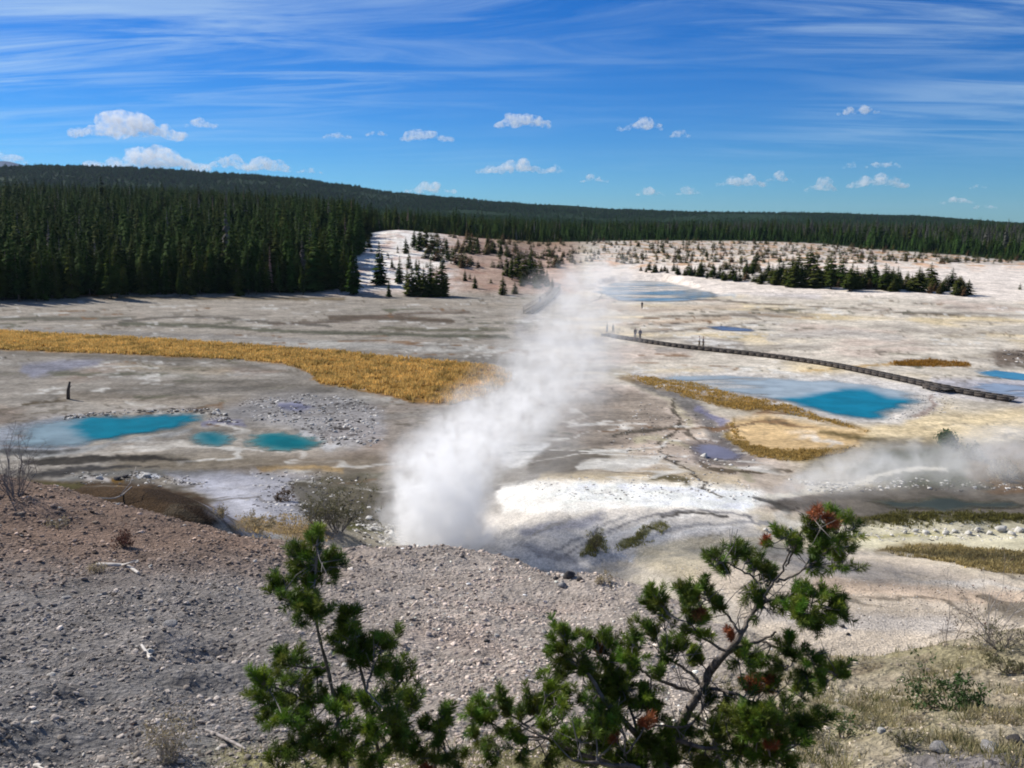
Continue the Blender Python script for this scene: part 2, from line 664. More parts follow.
def ground_z(x, y, sd=None):
    x = np.asarray(x, float)
    y = np.asarray(y, float)
    r = np.sqrt(x * x + y * y)
    z = base_z(x, y)
    if sd is None:
        sd = pool_sd(x, y)
    flat = sstep(0.0, 3.0, sd)
    z = z * flat + rough_z(x, y, r) * flat + 0.04 * (1 - flat) * sstep(-0.1, 0.5, sd) - 0.07 * sstep(0.15, -0.6, sd)
    return z


def gz(x, y):
    return float(ground_z(np.array([x]), np.array([y]))[0])


def on_ground(px, py, r0=None, r1=3000.0, near=None):
    """first hit of a sight line with the ground"""
    d = ray(px, py)
    h = math.hypot(d[0], d[1])
    r = np.exp(np.linspace(math.log(near or 3.0), math.log(r1), 900))
    x, y = d[0] / h * r, d[1] / h * r
    zr = CAM_Z + d[2] / h * r
    g = base_z(x, y)
    below = np.where(zr < g)[0]
    if len(below) == 0:
        return None
    i = below[0]
    rr = r[i]
    if i > 0:
        a0 = zr[i - 1] - g[i - 1]
        a1 = zr[i] - g[i]
        rr = r[i - 1] + (r[i] - r[i - 1]) * a0 / (a0 - a1 + 1e-9)
    X, Y = d[0] / h * rr, d[1] / h * rr
    return X, Y, gz(X, Y), rr


# ------------------------------------------------------------------ ground sheet
az_f = np.linspace(R(-36), R(36), 700)
az_b = np.linspace(R(36), R(324), 74)[1:-1]
AZ = np.concatenate([az_f, az_b])
r_list = [0.4, 0.9, 1.5, 2.2, 3.0, 3.8, 4.6, 5.4, 6.2]
r = 6.6
while r < 24000:
    r_list.append(r)
    if r < 34:
        dr = max(0.035, r * r / (900 * max(3.6, 0.26 * r + 1.8)) * 1.7)
    elif r < 62:
        dr = 0.22
    elif r < 250:
        dr = r * r / (900 * 18) * 1.5
    elif r < 600:
        dr = 3.6 + (r - 250) * 0.01
    else:
        dr = r * 0.02
    r += dr
RR = np.array(r_list)
na, nr = len(AZ), len(RR)
gx = np.sin(AZ)[None] * RR[:, None]
gy = np.cos(AZ)[None] * RR[:, None]
gx, gy = gx.ravel(), gy.ravel()
gr = np.sqrt(gx * gx + gy * gy)
gsd = pool_sd(gx, gy)
gzv = ground_z(gx, gy, gsd)
gpx, gpy, gd = project(gx, gy, base_z(gx, gy))
gpx = np.where(gd > 0.5, gpx, -5000 * np.sign(-gx + 1e-9))
gpy = np.where(gd > 0.5, gpy, 900)
rc = np.interp(gpx, CR_PX, CR_R)
isnear = gr < rc + 1.5            # the gravel hill itself
isright = (gpx > 835) & (gr < 19) | (gpx > 1300)

# --- colours of the ground: where each sediment, crust, grass patch lies
wx = fbm(gx, gy, 9.0, 4, 101)
wy = fbm(gx, gy, 9.0, 4, 103)
fx = fbm(gx, gy, 1.6, 3, 105)
fy = fbm(gx, gy, 1.6, 3, 107)
foot = 900.0 / np.maximum(gr, 1)      # pixels per metre across
amp_m = 0.35 + 0.010 * gr              # outlines wander by this many metres
sx_ = 0.9 * wx + 0.5 * fx + 0.25 * fbm(gx, gy, 0.5, 2, 109)
sy_ = 0.9 * wy + 0.7 * fy + 0.35 * fbm(gx, gy, 0.5, 2, 111)
QX = gpx + sx_ * amp_m * foot
QY = gpy + sy_ * np.minimum(amp_m * foot * (CAM_Z - np.minimum(gzv, 15)) / np.maximum(gr, 10) * 1.1, 5)
col = np.zeros((len(gx), 3))
far_m = ~isnear


def put(mask, c, op=1.0):
    global col
    m = np.clip(mask * op, 0, 1)[:, None]
    col = col * (1 - m) + A(*c)[None] * m


def P_(poly, soft=3.0, grow=0.0):
    d = poly_sd(QX, QY * 1.0, poly)
    return sstep(soft, -soft, d - grow) * far_m


def L_(line, w, soft=None):
    """line: (px,py) or (px,py,w) points"""
    d = np.full(gx.shape, 1e9)
    line = chaikin(np.asarray(line, float), 2, False)
    soft = soft if soft is not None else max(0.6, w * 0.6)
    for a, b in zip(line[:-1], line[1:]):
        e = (b - a)[:2]
        ux, uy = QX - a[0], QY - a[1]
        t = np.clip((ux * e[0] + uy * e[1]) / (e @ e + 1e-9), 0, 1)
        wd = w if len(a) == 2 else a[2] + (b[2] - a[2]) * t
        d = np.minimum(d, np.hypot(ux - e[0] * t, uy - e[1] * t) - wd)
    return sstep(soft, -soft, d) * far_m


# basin floor: grey tan on the left, cream sinter on the right
t = sstep(520, 640, QX + (QY - 400) * -0.25 + 40 * wx)
cA, cB, cC = A(178, 170, 159), A(226, 215, 198), A(196, 184, 162)
col = cA[None] * (1 - t)[:, None] + cB[None] * t[:, None]
low = sstep(375, 450, QY)
put(t * low, (196, 184, 162), 0.75)
put((1 - t) * sstep(0.1, 0.5, wx), (194, 184, 172), 0.6)
put((1 - t) * sstep(0.1, 0.5, fy), (146, 138, 126), 0.4)
put(t * sstep(0.15, 0.55, wy), (205, 195, 182), 0.7)
put(t * sstep(0.2, 0.6, fx) * (1 - low), (240, 232, 218), 0.6)
hA = fbm(gx, gy, 24, 4, 701)
hB = fbm(gx * .6, gy, 13, 4, 703)
put(t * sstep(0.05, 0.4, hA), (232, 208, 160), 0.7)
put(t * sstep(0.1, 0.4, -hA), (206, 184, 170), 0.6)
put(t * sstep(0.12, 0.34, hB) * sstep(250, 300, QY), (158, 150, 140), 0.65)
put((1 - t) * sstep(0.1, 0.4, hA), (184, 156, 136), 0.6)
put((1 - t) * sstep(0.1, 0.35, -hB), (128, 122, 114), 0.6)
put((1 - t) * sstep(0.2, 0.45, hB), (206, 202, 194), 0.6)
# far left strip
m = sstep(348, 336, QY) * (1 - t)
put(m, (198, 188, 174), 0.8)
put(L_([(-60, 292), (0, 291), (60, 293), (110, 296)], 3), (140, 100, 62))
put(L_([(100, 297), (200, 298), (345, 299)], 1.5), (150, 135, 110))
for ln, w, c in (
    ([(-40, 318), (60, 319), (130, 318)], 2.0, (112, 110, 98)),
    ([(100, 326), (150, 318), (210, 316), (260, 322), (330, 326)], 1.2, (112, 106, 98)),
    ([(120, 324), (200, 325), (260, 330), (330, 333), (420, 335), (505, 337)], 1.8, (96, 98, 80)),
    ([(330, 318), (380, 317), (450, 321)], 2.6, (100, 84, 68)),
    ([(270, 324), (340, 322), (400, 314), (470, 312)], 1.1, (120, 104, 92)),
    ([(250, 340), (380, 347), (510, 350)], 3.2, (206, 202, 194)),
    ([(-20, 326), (60, 331), (160, 335), (300, 340)], 2.4, (178, 172, 165)),
    ([(380, 300), (430, 304), (520, 306)], 2.5, (196, 184, 168)),
    ([(380, 328), (440, 330), (505, 330)], 2.0, (120, 116, 96)),
):
    put(L_(ln, w), c, 0.85)
# gold grass band
GOLD = [(-80, 327), (0, 331), (60, 334), (120, 337), (190, 341), (260, 346), (330, 351), (390, 357), (450, 362), (500, 367), (512, 378), (500, 388), (478, 398), (450, 405), (415, 403), (392, 396), (350, 389), (322, 384), (310, 372), (285, 364), (240, 360), (180, 357), (120, 354), (60, 352), (0, 350), (-80, 348)]
put(P_(GOLD, 1.5), (176, 132, 62))
# left basin
put(L_([(-30, 352), (100, 356), (230, 362), (300, 374)], 2.0), (120, 112, 100), 0.6)
put(P_([(20, 364), (60, 360), (104, 360), (96, 366), (60, 372), (30, 378), (22, 372)], 3), (160, 162, 180), 0.8)
put(L_([(-20, 358), (6, 358)], 1.0), (70, 62, 54))
put(L_([(20, 404), (45, 402), (62, 400)], 1.5), (96, 84, 66))
put(L_([(110, 388), (200, 380), (330, 390)], 3), (130, 122, 110), 0.5)
put(L_([(60, 396), (160, 400), (300, 402)], 5), (178, 164, 146), 0.5)
put(L_([(120, 366), (170, 370), (230, 372)], 4), (186, 172, 148), 0.55)
put(P_([(250, 398), (300, 392), (350, 396), (385, 408), (390, 440), (350, 450), (320, 440), (290, 428), (240, 420), (215, 412)], 8), (172, 170, 172), 0.75)
put(P_([(280, 404), (300, 402), (316, 408), (300, 412), (284, 410)], 2), (150, 152, 180), 0.9)
put(P_([(-20, 428), (14, 424), (60, 416), (90, 418), (84, 446), (40, 452), (-20, 452)], 5), (158, 166, 178), 0.85)
# crust around left pools
put(L_([(0, 452), (60, 455), (110, 445), (150, 438), (190, 430)], 2.5), (176, 178, 178), 0.7)
put(L_([(36, 418), (90, 412), (150, 409), (200, 408)], 1.6), (190, 180, 172), 0.6)
put(L_([(205, 424), (224, 420), (244, 424)], 3), (150, 150, 176), 0.8)
put(L_([(300, 434), (330, 442), (322, 450), (340, 446)], 2.4), (224, 224, 226), 0.7)
for a in ((115, 416, 5), (150, 412, 4), (194, 409, 5), (212, 412, 6), (228, 420, 4), (340, 428, 8), (352, 436, 6), (300, 430, 5)):
    put(L_([(a[0] - a[2], a[1]), (a[0] + a[2], a[1] + 1)], 0.9), (64, 56, 54), 0.9)
put(P_([(120, 455), (240, 452), (380, 455), (380, 475), (240, 480), (100, 480)], 8), (150, 138, 120), 0.8)
# dark streaks drawn across the flat below the left pools
put(L_([(20, 462, 3.5), (60, 462, 4.5), (110, 459, 3), (150, 458, 2), (200, 460, 0.5)], 2), (64, 60, 56), 0.95)
put(L_([(30, 476, 1.5), (60, 472, 4.0), (90, 468, 2.5), (130, 467, 1.5), (160, 468, 0.5)], 2), (74, 72, 72), 0.95)
put(L_([(0, 452, 3), (40, 452, 2), (80, 450, 1)], 2), (84, 84, 84), 0.9)
put(L_([(60, 480), (110, 474), (180, 472), (260, 476)], 3), (132, 132, 130), 0.8)
# brown mound
put(P_([(-60, 482), (20, 478), (70, 482), (110, 484), (150, 484), (190, 494), (216, 510), (222, 524), (190, 530), (100, 520), (-60, 500)], 3), (104, 84, 64))
put(L_([(30, 484), (60, 486), (80, 486)], 3), (104, 98, 62), 0.9)
put(L_([(150, 490), (185, 500), (210, 516)], 5), (70, 58, 50), 0.7)
put(L_([(86, 478), (108, 480)], 2), (220, 212, 206))
put(L_([(138, 477), (158, 476)], 2), (206, 208, 214))
put(L_([(112, 481), (122, 482)], 2), (170, 130, 60))
# pale blue bank
put(P_([(170, 474), (250, 470), (320, 478), (330, 500), (300, 520), (262, 534), (225, 520), (205, 500)], 7), (186, 186, 196), 0.9)
put(L_([(205, 482), (240, 496), (262, 520), (270, 530)], 7), (214, 214, 224), 0.7)
put(L_([(290, 484), (320, 486)], 3), (74, 74, 80), 0.8)
put(L_([(215, 505), (232, 520), (250, 535)], 4), (150, 150, 166), 0.7)
put(P_([(290, 480), (360, 472), (385, 490), (380, 515), (340, 525), (300, 512)], 6), (118, 110, 90), 0.8)
put(L_([(240, 524), (280, 528), (320, 534)], 6), (176, 148, 104), 0.85)
put(L_([(258, 468), (300, 466), (340, 470)], 2.2), (188, 158, 110), 0.7)
# around the vent
put(P_([(345, 530), (375, 524), (410, 530), (410, 556), (360, 556), (335, 545)], 4), (200, 190, 170), 0.9)
put(L_([(345, 524), (365, 528), (382, 532)], 3.5), (120, 118, 70), 0.85)
# behind the steam
put(P_([(380, 410), (500, 395), (560, 400), (560, 450), (460, 470), (390, 450)], 10), (166, 158, 148), 0.8)
put(P_([(560, 398), (610, 385), (668, 400), (676, 420), (640, 445), (590, 450), (555, 430)], 6), (164, 150, 136), 0.85)
put(P_([(528, 450), (600, 446), (606, 462), (590, 472), (560, 476), (530, 472)], 4), (126, 116, 102), 0.9)
put(P_([(500, 440), (545, 442), (540, 455), (525, 466), (505, 470)], 3), (232, 230, 226), 0.9)
put(L_([(585, 452), (610, 450), (622, 452)], 2.4), (226, 222, 214), 0.85)
put(L_([(580, 466), (600, 463), (640, 464), (660, 460)], 4), (232, 228, 220), 0.85)
put(P_([(540, 474), (640, 470), (700, 468), (745, 478), (740, 490), (620, 486), (540, 486)], 4), (206, 188, 156), 0.7)
# white bank
put(P_([(500, 486), (560, 482), (640, 480), (700, 484), (760, 492), (770, 504), (748, 512), (690, 510), (600, 512), (540, 514), (500, 512)], 5), (250, 246, 238))
put(P_([(480, 512), (560, 510), (640, 508), (720, 508), (762, 516), (760, 530), (700, 540), (640, 552), (590, 574), (540, 570), (480, 560)], 5), (222, 214, 204))  # face coloured darker than the top, standing in for part of its shade
for ln, w, c in (
    ([(560, 560), (590, 540), (630, 522), (690, 508), (740, 512), (765, 524)], 1.4, (140, 138, 140)),
    ([(600, 566), (630, 546), (670, 530), (720, 522), (780, 522)], 1.6, (160, 158, 158)),
    ([(520, 530), (560, 524), (600, 518)], 5, (150, 150, 160)),
    ([(610, 556), (632, 542), (655, 532)], 3.5, (226, 218, 208)),
    ([(650, 566), (680, 548), (730, 536), (800, 532)], 3.0, (170, 168, 168)),
    ([(540, 556), (575, 540), (600, 526), (625, 516)], 1.4, (150, 148, 148)),
    ([(575, 562), (610, 540), (650, 522), (700, 514)], 1.6, (240, 234, 226)),
    ([(630, 560), (660, 540), (705, 528), (745, 526)], 1.8, (236, 230, 222)),
    ([(510, 545), (540, 530), (570, 516)], 2.0, (160, 156, 152)),
    ([(640, 562), (668, 546), (720, 534)], 1.2, (120, 116, 104)),
    ([(590, 548), (596, 540), (598, 532)], 3, (116, 112, 56)),
    ([(622, 545), (642, 533), (662, 524)], 2.4, (124, 122, 62)),
    ([(520, 545), (545, 552), (580, 560)], 4, (170, 166, 164)),
    ([(660, 518), (690, 512), (726, 516)], 1.6, (86, 82, 80)),
):
    put(L_(ln, w), c, 0.85)
# streams and wet ground, right of steam
for ln, w, c in (
    ([(612, 372), (640, 384), (664, 396), (684, 412), (690, 425)], 3.5, (196, 184, 158)),
    ([(640, 380), (668, 392), (700, 412), (716, 432), (728, 444)], 7.0, (132, 128, 126)),
    ([(696, 408), (716, 418), (732, 430)], 3.0, (146, 144, 170)),
    ([(668, 400), (682, 418), (676, 432), (656, 446), (664, 458), (690, 468), (704, 484), (720, 496)], 1.6, (92, 84, 72)),
    ([(676, 424), (700, 440), (712, 452)], 1.4, (110, 100, 88)),
    ([(640, 440), (660, 436), (690, 446), (740, 470), (752, 480)], 3.0, (190, 180, 152)),
    ([(700, 462), (720, 472), (746, 474), (790, 470)], 1.6, (110, 96, 76)),
    ([(618, 436), (640, 432), (680, 426)], 1.4, (104, 96, 84)),
    ([(655, 478), (668, 476), (690, 482)], 2.2, (120, 110, 78)),
):
    put(L_(ln, w), c, 0.85)
put(P_([(684, 442), (715, 438), (750, 450), (762, 462), (730, 468), (695, 462)], 4), (150, 140, 136), 0.8)
put(P_([(728, 420), (760, 412), (820, 424), (868, 432), (862, 446), (820, 456), (780, 458), (745, 450), (732, 436)], 5), (222, 190, 142))
for ln, w, c in (
    ([(622, 378, 2.5), (660, 383, 4), (700, 392, 7), (735, 403, 7), (770, 407, 4), (800, 410, 2.5), (834, 422, 2), (870, 432, 1.2)], 5, (150, 118, 60)),
    ([(732, 418, 1), (728, 432, 2), (744, 448, 3), (770, 455, 5), (800, 457, 5), (830, 453, 4), (850, 448, 1)], 4, (150, 124, 62)),
    ([(820, 432, 2), (870, 440, 2), (940, 446, 4), (980, 450, 4), (1030, 454, 6)], 4, (134, 116, 74)),
    ([(800, 372), (860, 366), (920, 364), (968, 365)], 0.8, (196, 160, 100)),
    ([(896, 364), (930, 363), (968, 365)], 1.8, (176, 132, 60)),
):
    put(L_(ln, w), c, 0.9)
# rims of the right pools
put(P_([(630, 372), (740, 370), (860, 376), (940, 388), (944, 404), (900, 424), (840, 422), (760, 402), (690, 392), (640, 382)], 4), (214, 210, 208), 0.7)
put(P_([(930, 378), (1060, 380), (1060, 408), (980, 400), (935, 392)], 4), (196, 194, 204), 0.8)
put(L_([(930, 395), (938, 404), (915, 416)], 2), (170, 150, 140), 0.8)
put(L_([(1000, 358), (1060, 356)], 8), (138, 122, 108), 0.9)
# far white flat details
for ln, w, c in (
    ([(690, 299), (740, 302), (800, 306), (870, 310), (960, 316)], 0.9, (124, 112, 96)),
    ([(752, 313), (790, 318), (815, 318)], 1.0, (186, 160, 130)),
    ([(770, 338), (840, 332), (900, 338)], 3.5, (206, 198, 188)),
    ([(640, 318), (700, 316), (745, 314), (760, 320)], 1.6, (150, 138, 122)),
    ([(620, 324), (680, 322), (730, 318)], 2.2, (198, 176, 152)),
    ([(760, 322), (700, 330), (640, 332)], 1.4, (150, 140, 128)),
    ([(600, 306), (650, 310), (700, 308), (740, 306)], 3, (206, 188, 168)),
    ([(900, 332), (960, 330), (1030, 332)], 2.0, (186, 176, 162)),
    ([(700, 286), (740, 292), (820, 296)], 2.4, (206, 202, 206)),
    ([(690, 340), (760, 345), (700, 348), (660, 350)], 3, (168, 160, 152)),
    ([(850, 348), (930, 344), (1000, 346)], 1.6, (200, 190, 176)),
    ([(600, 340), (560, 345), (520, 335)], 4, (170, 164, 160)),
    ([(560, 290), (540, 305), (520, 330)], 5, (160, 154, 150)),
    ([(640, 282), (690, 285), (735, 296)], 1.8, (150, 180, 200)),
):
    put(L_(ln, w), c, 0.8)
# right middle ground: dark algae pond and its banks
put(P_([(820, 452), (900, 440), (1060, 438), (1060, 530), (900, 524), (830, 500), (790, 480)], 8), (150, 138, 112), 0.8)
put(P_([(880, 450), (960, 446), (1000, 470), (990, 492), (900, 490), (850, 470)], 6), (82, 90, 66), 0.9)
put(P_([(965, 448), (1060, 440), (1060, 505), (1010, 496), (970, 480)], 6), (140, 112, 76), 0.85)
put(P_([(760, 500), (850, 490), (1060, 488), (1060, 524), (900, 522), (800, 514)], 4), (124, 118, 112), 0.8)
put(L_([(756, 500), (800, 494), (860, 482), (900, 468), (950, 470)], 2.2), (222, 214, 196), 0.85)
put(L_([(756, 500), (775, 506), (790, 512)], 3), (70, 66, 60), 0.85)
put(L_([(800, 488), (830, 484), (870, 482)], 3), (220, 212, 196), 0.8)
# crest with pale rocks, dry vegetation behind the fan
put(P_([(780, 528), (900, 522), (1060, 522), (1060, 552), (900, 548), (800, 546)], 4), (214, 206, 178))
put(P_([(640, 545), (720, 536), (800, 534), (840, 545), (800, 580), (720, 600), (630, 590)], 6), (214, 200, 172))
put(P_([(700, 570), (800, 548), (900, 556), (1060, 590), (1060, 660), (720, 670)], 10), (222, 206, 186))
put(L_([(820, 585), (900, 592), (1000, 600), (1060, 598)], 7), (210, 182, 156), 0.6)
put(L_([(760, 615), (850, 622), (950, 624)], 8), (190, 184, 180), 0.6)
put(L_([(840, 520, 3), (900, 520, 3), (950, 521, 2), (1060, 520, 2)], 3), (96, 92, 50), 0.85)
put(L_([(880, 548, 3), (940, 550, 6), (990, 560, 9), (1060, 568, 12)], 6), (142, 122, 82), 0.85)
put(L_([(840, 538), (880, 536), (950, 534)], 2), (190, 180, 110), 0.6)
put(P_([(590, 575), (640, 566), (720, 590), (760, 640), (640, 600)], 6), (196, 188, 176), 0.7)
# mound slopes left of the steam: white and pink earth
hillm = far_m * sstep(238, 262, gr) * (gr < 900)
mh = hillm * sstep(300, 345, gpx) * sstep(592, 560, gpx)
put(mh, (206, 178, 160))
put(mh * sstep(470, 420, QX + 30 * wx), (250, 244, 236), 0.95)
put(mh * sstep(0.0, 0.4, wy), (186, 142, 122), 0.6)
put(mh * sstep(0.1, 0.5, fx), (160, 138, 112), 0.45)
put(mh * sstep(252, 236, gpy) * sstep(480, 520, gpx), (176, 150, 112), 0.8)
mr = hillm * sstep(580, 600, gpx)
put(mr, (226, 214, 202))
put(mr * sstep(0.0, 0.35, wx) * sstep(275, 262, gpy), (212, 160, 116), 0.85)
put(mr * sstep(0.0, 0.35, fy) * sstep(270, 258, gpy), (150, 132, 78), 0.8)
# thin streaks and blotches of wash lines over the whole flat
ang_ = 0.12
ux_, uy_ = gx * math.cos(ang_) + gy * math.sin(ang_), -gx * math.sin(ang_) + gy * math.cos(ang_)
flatm = far_m * (gr < 420)
st1 = fbm(ux_ * 0.22, uy_, 2.4, 4, 401, 0.6)
st2 = fbm(ux_ * 0.30, uy_, 9.0, 4, 403, 0.6)
st3 = fbm(ux_, uy_, 3.0, 4, 405, 0.6)
f_ = 1 + (0.26 * st1 + 0.30 * st2 + 0.18 * st3) * flatm * np.where(gr < 60, 0.75, 1.0)
dk = sstep(0.30, 0.55, st2 + 0.35 * st1) * flatm
lt = sstep(0.25, 0.5, -st2 + 0.4 * st3) * flatm * sstep(560, 640, gpx)
col = col * f_[:, None]
col = col * (1 - 0.30 * dk[:, None]) * (1 + 0.12 * lt[:, None])
def ridge_lines(scale, seed, wdt, sx=0.45):
    qx = ux_ * sx + 1.2 * fbm(gx, gy, scale * .9, 3, seed + 5)
    qy = uy_ + 0.5 * scale * fbm(gx, gy, scale * 1.3, 4, seed + 7)
    v = np.abs(fbm(qx, qy, scale, 3, seed, 0.45))
    return sstep(wdt, wdt * 0.25, v)


gate = sstep(-0.05, 0.25, fbm(gx, gy, 26, 3, 611))
ch1 = ridge_lines(11.0, 601, 0.050) * gate * flatm * sstep(58, 66, gr) * sstep(250, 235, gr)
ch2 = ridge_lines(4.5, 631, 0.055) * sstep(0.0, 0.3, fbm(gx, gy, 16, 3, 641)) * flatm * sstep(300, 240, gr)
ch3 = ridge_lines(7.0, 661, 0.06) * sstep(0.0, 0.3, -fbm(gx, gy, 20, 3, 671)) * flatm * (gr < 250)
wetc = A(118, 108, 92)
oc = np.where(fbm(gx, gy, 30, 2, 681)[:, None] > 0, A(150, 116, 84)[None], A(112, 112, 92)[None])
for m_, c_, o_ in ((ch1, oc, 0.85), (ch2, wetc[None], 0.65), (ch3, A(240, 236, 228)[None], 0.75)):
    k_ = (m_ * o_)[:, None]
    col = col * (1 - k_) + c_ * k_
# the sinter of the right flat and the bank is much whiter than the mud on the left
bank = sstep(8, -4, poly_sd(QX, QY, [(490, 486), (560, 480), (740, 482), (775, 505), (765, 532), (700, 545), (640, 570), (560, 575), (480, 560)])) * far_m
wh = 1 + 0.42 * t * flatm * (1 - 0.5 * low) + 0.62 * bank + 0.25 * low * flatm * (1 - bank) + (0.15 + 0.4 * sstep(470, 420, gpx)) * mh + 0.35 * mr
wh = wh * np.where((gr > 34) & (gr < 60) & (gpx > 640) & (bank < .5), 1.12, 1.0)
lum_ = col.mean(1)
wh = 1 + (wh - 1) * np.maximum(sstep(0.10, 0.24, lum_), 0.0)
col = np.clip(col * wh[:, None], 0.004, 0.86)
# forest floor
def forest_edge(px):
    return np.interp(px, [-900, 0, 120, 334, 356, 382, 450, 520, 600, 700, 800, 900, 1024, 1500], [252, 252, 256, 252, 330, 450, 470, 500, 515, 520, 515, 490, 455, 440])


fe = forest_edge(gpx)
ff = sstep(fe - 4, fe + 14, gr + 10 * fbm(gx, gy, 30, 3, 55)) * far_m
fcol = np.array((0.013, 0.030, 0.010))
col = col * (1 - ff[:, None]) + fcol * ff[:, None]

# --- the gravel hill and the near slopes
nc = np.zeros_like(col)
gN = fbm(gx, gy, 2.5, 4, 201)
gM = fbm(gx, gy, 0.5, 3, 203)
tt = sstep(545, 600, gpy + 14 * gN + (gpx - 250) * -0.03)
c_up = A(150, 128, 114)
c_mid = A(150, 144, 140)
c_low = A(134, 131, 130)
nc = c_up[None] * (1 - tt)[:, None] + c_mid[None] * tt[:, None]
t2 = sstep(620, 720, gpy + 20 * gN) * sstep(420, 200, gpx)
nc = nc * (1 - t2)[:, None] + c_low[None] * t2[:, None]
t3 = sstep(230, 430, gpx + 40 * gN)
cR = A(186, 174, 164)
nc = nc * (1 - t3)[:, None] + cR[None] * t3[:, None]
t4 = sstep(0.05, 0.5, gM) * 0.35
nc = nc * (1 - t4)[:, None] + A(110, 104, 100)[None] * t4[:, None]
t5 = sstep(0.1, 0.5, gN) * sstep(560, 610, gpy) * (1 - sstep(640, 700, gpy)) * t3 * 0.5
nc = nc * (1 - t5)[:, None] + A(196, 172, 158)[None] * t5[:, None]
t6 = sstep(726, 752, gpy + 10 * gN) * sstep(180, 260, gpx) * sstep(480, 420, gpx)
t6 = np.maximum(t6, sstep(738, 756, gpy + 10 * gN) * sstep(430, 480, gpx) * sstep(660, 600, gpx))
nc = nc * (1 - t6)[:, None] + A(150, 144, 108)[None] * t6[:, None]
# right slope, dry grass and soil
t7 = sstep(655, 780, gpx + 30 * gN + (gpy - 700) * 0.6)
ns = A(178, 166, 144)[None] * np.ones_like(nc)
s1 = sstep(-0.1, 0.4, gN)
ns = ns * (1 - s1 * 0.6)[:, None] + A(158, 150, 112)[None] * (s1 * 0.6)[:, None]
s2 = sstep(0.05, 0.45, gM)
ns = ns * (1 - s2 * 0.45)[:, None] + A(138, 122, 104)[None] * (s2 * 0.45)[:, None]
s3 = sstep(748, 762, gpy + 0.12 * (gpx - 980) + 6 * gM) * sstep(880, 930, gpx)
ns = ns * (1 - s3)[:, None] + A(138, 132, 130)[None] * s3[:, None]
s4 = np.exp(-((gpx - 700) / 60.0) ** 2 - ((gpy - 745) / 26.0) ** 2) * 0.0
nc = nc * (1 - t7)[:, None] + ns * t7[:, None]
nc = nc * 1.6
k = sstep(rc + 3.0, rc - 1.0, gr)
back = (gy < 3) | (gd < 0.6)
k = np.where(back, sstep(200, 60, gr), k)
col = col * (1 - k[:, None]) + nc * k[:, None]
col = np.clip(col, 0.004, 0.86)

idx = np.arange(nr * na).reshape(nr, na)
a = idx[:-1]
b = idx[1:]
q = np.stack([a, b, np.roll(b, -1, 1), np.roll(a, -1, 1)], -1).reshape(-1, 4)[:, ::-1]
vv = np.stack([gx, gy, gzv], 1)
# close the disc at the viewpoint
vv = np.vstack([vv, [[0, 0, 16.35]]])
col = np.vstack([col, col[:1]])
fan = np.stack([idx[0], np.roll(idx[0], -1), np.full(na, nr * na)], 1)[:, ::-1]

gm, t_, out_ = mat_new('sinter_and_gravel_ground')
tcn = t_.node('ShaderNodeNewGeometry')
pos = tcn.outputs['Position']
att = t_.node('ShaderNodeAttribute', attribute_name='col')
nA = t_.noise(pos, 0.55, 6, 0.65)
nB = t_.noise(pos, 5.5, 6, 0.7)
nC = t_.noise(pos, 26.0, 3, 0.6)
fA = t_.ramp(nA, 0.28, 0.72, 0.80, 1.18)
fB = t_.ramp(nB, 0.30, 0.70, 0.74, 1.22)
vo = t_.node('ShaderNodeTexVoronoi', ins={'Scale': 11.0, 'Vector': pos})
vo.inputs['Randomness'].default_value = 1.0
fV = t_.ramp(vo.outputs['Distance'], 0.0, 0.75, 1.12, 0.78)
mm = t_.math('MULTIPLY', t_.math('MULTIPLY', fA, fB), fV)
gl = t_.node('ShaderNodeVectorMath', operation='LENGTH', ins={0: pos})
nr_fac = t_.ramp(gl.outputs['Value'], 40.0, 90.0)
mmf = t_.math('ADD', t_.math('MULTIPLY', mm, t_.math('SUBTRACT', 1.0, nr_fac)), t_.math('MULTIPLY', t_.math('MULTIPLY', t_.math('MULTIPLY', fA, t_.ramp(t_.noise(pos, 2.1, 4, 0.7), 0.3, 0.7, 0.72, 1.22)), t_.ramp(t_.noise(pos, 0.16, 6, 0.7, 0.5), 0.3, 0.7, 0.78, 1.16)), nr_fac))
sc_ = t_.node('ShaderNodeVectorMath', operation='SCALE')
t_.l.new(att.outputs['Color'], sc_.inputs[0])
t_.l.new(mmf, sc_.inputs['Scale'])
pb = t_.node('ShaderNodeBsdfPrincipled')
t_.l.new(sc_.outputs[0], pb.inputs['Base Color'])
pb.inputs['Roughness'].default_value = 0.9
pb.inputs['Specular IOR Level'].default_value = 0.02
hh = t_.math('ADD', t_.math('MULTIPLY', nB, 0.7), t_.math('MULTIPLY', nC, 0.25))
hh = t_.math('SUBTRACT', hh, t_.math('MULTIPLY', vo.outputs['Distance'], 0.35))
bmp = t_.node('ShaderNodeBump', ins={'Height': hh, 'Distance': 0.16})
t_.l.new(t_.ramp(gl.outputs['Value'], 26.0, 60.0, 0.9, 0.25), bmp.inputs['Strength'])
t_.l.new(bmp.outputs[0], pb.inputs['Normal'])
t_.l.new(pb.outputs[0], out_.inputs[0])

ground = mesh_obj('ground', vv, [q, fan], gm, smooth=True)
set_color(ground, 'col', col)
tag(ground, kind='structure')

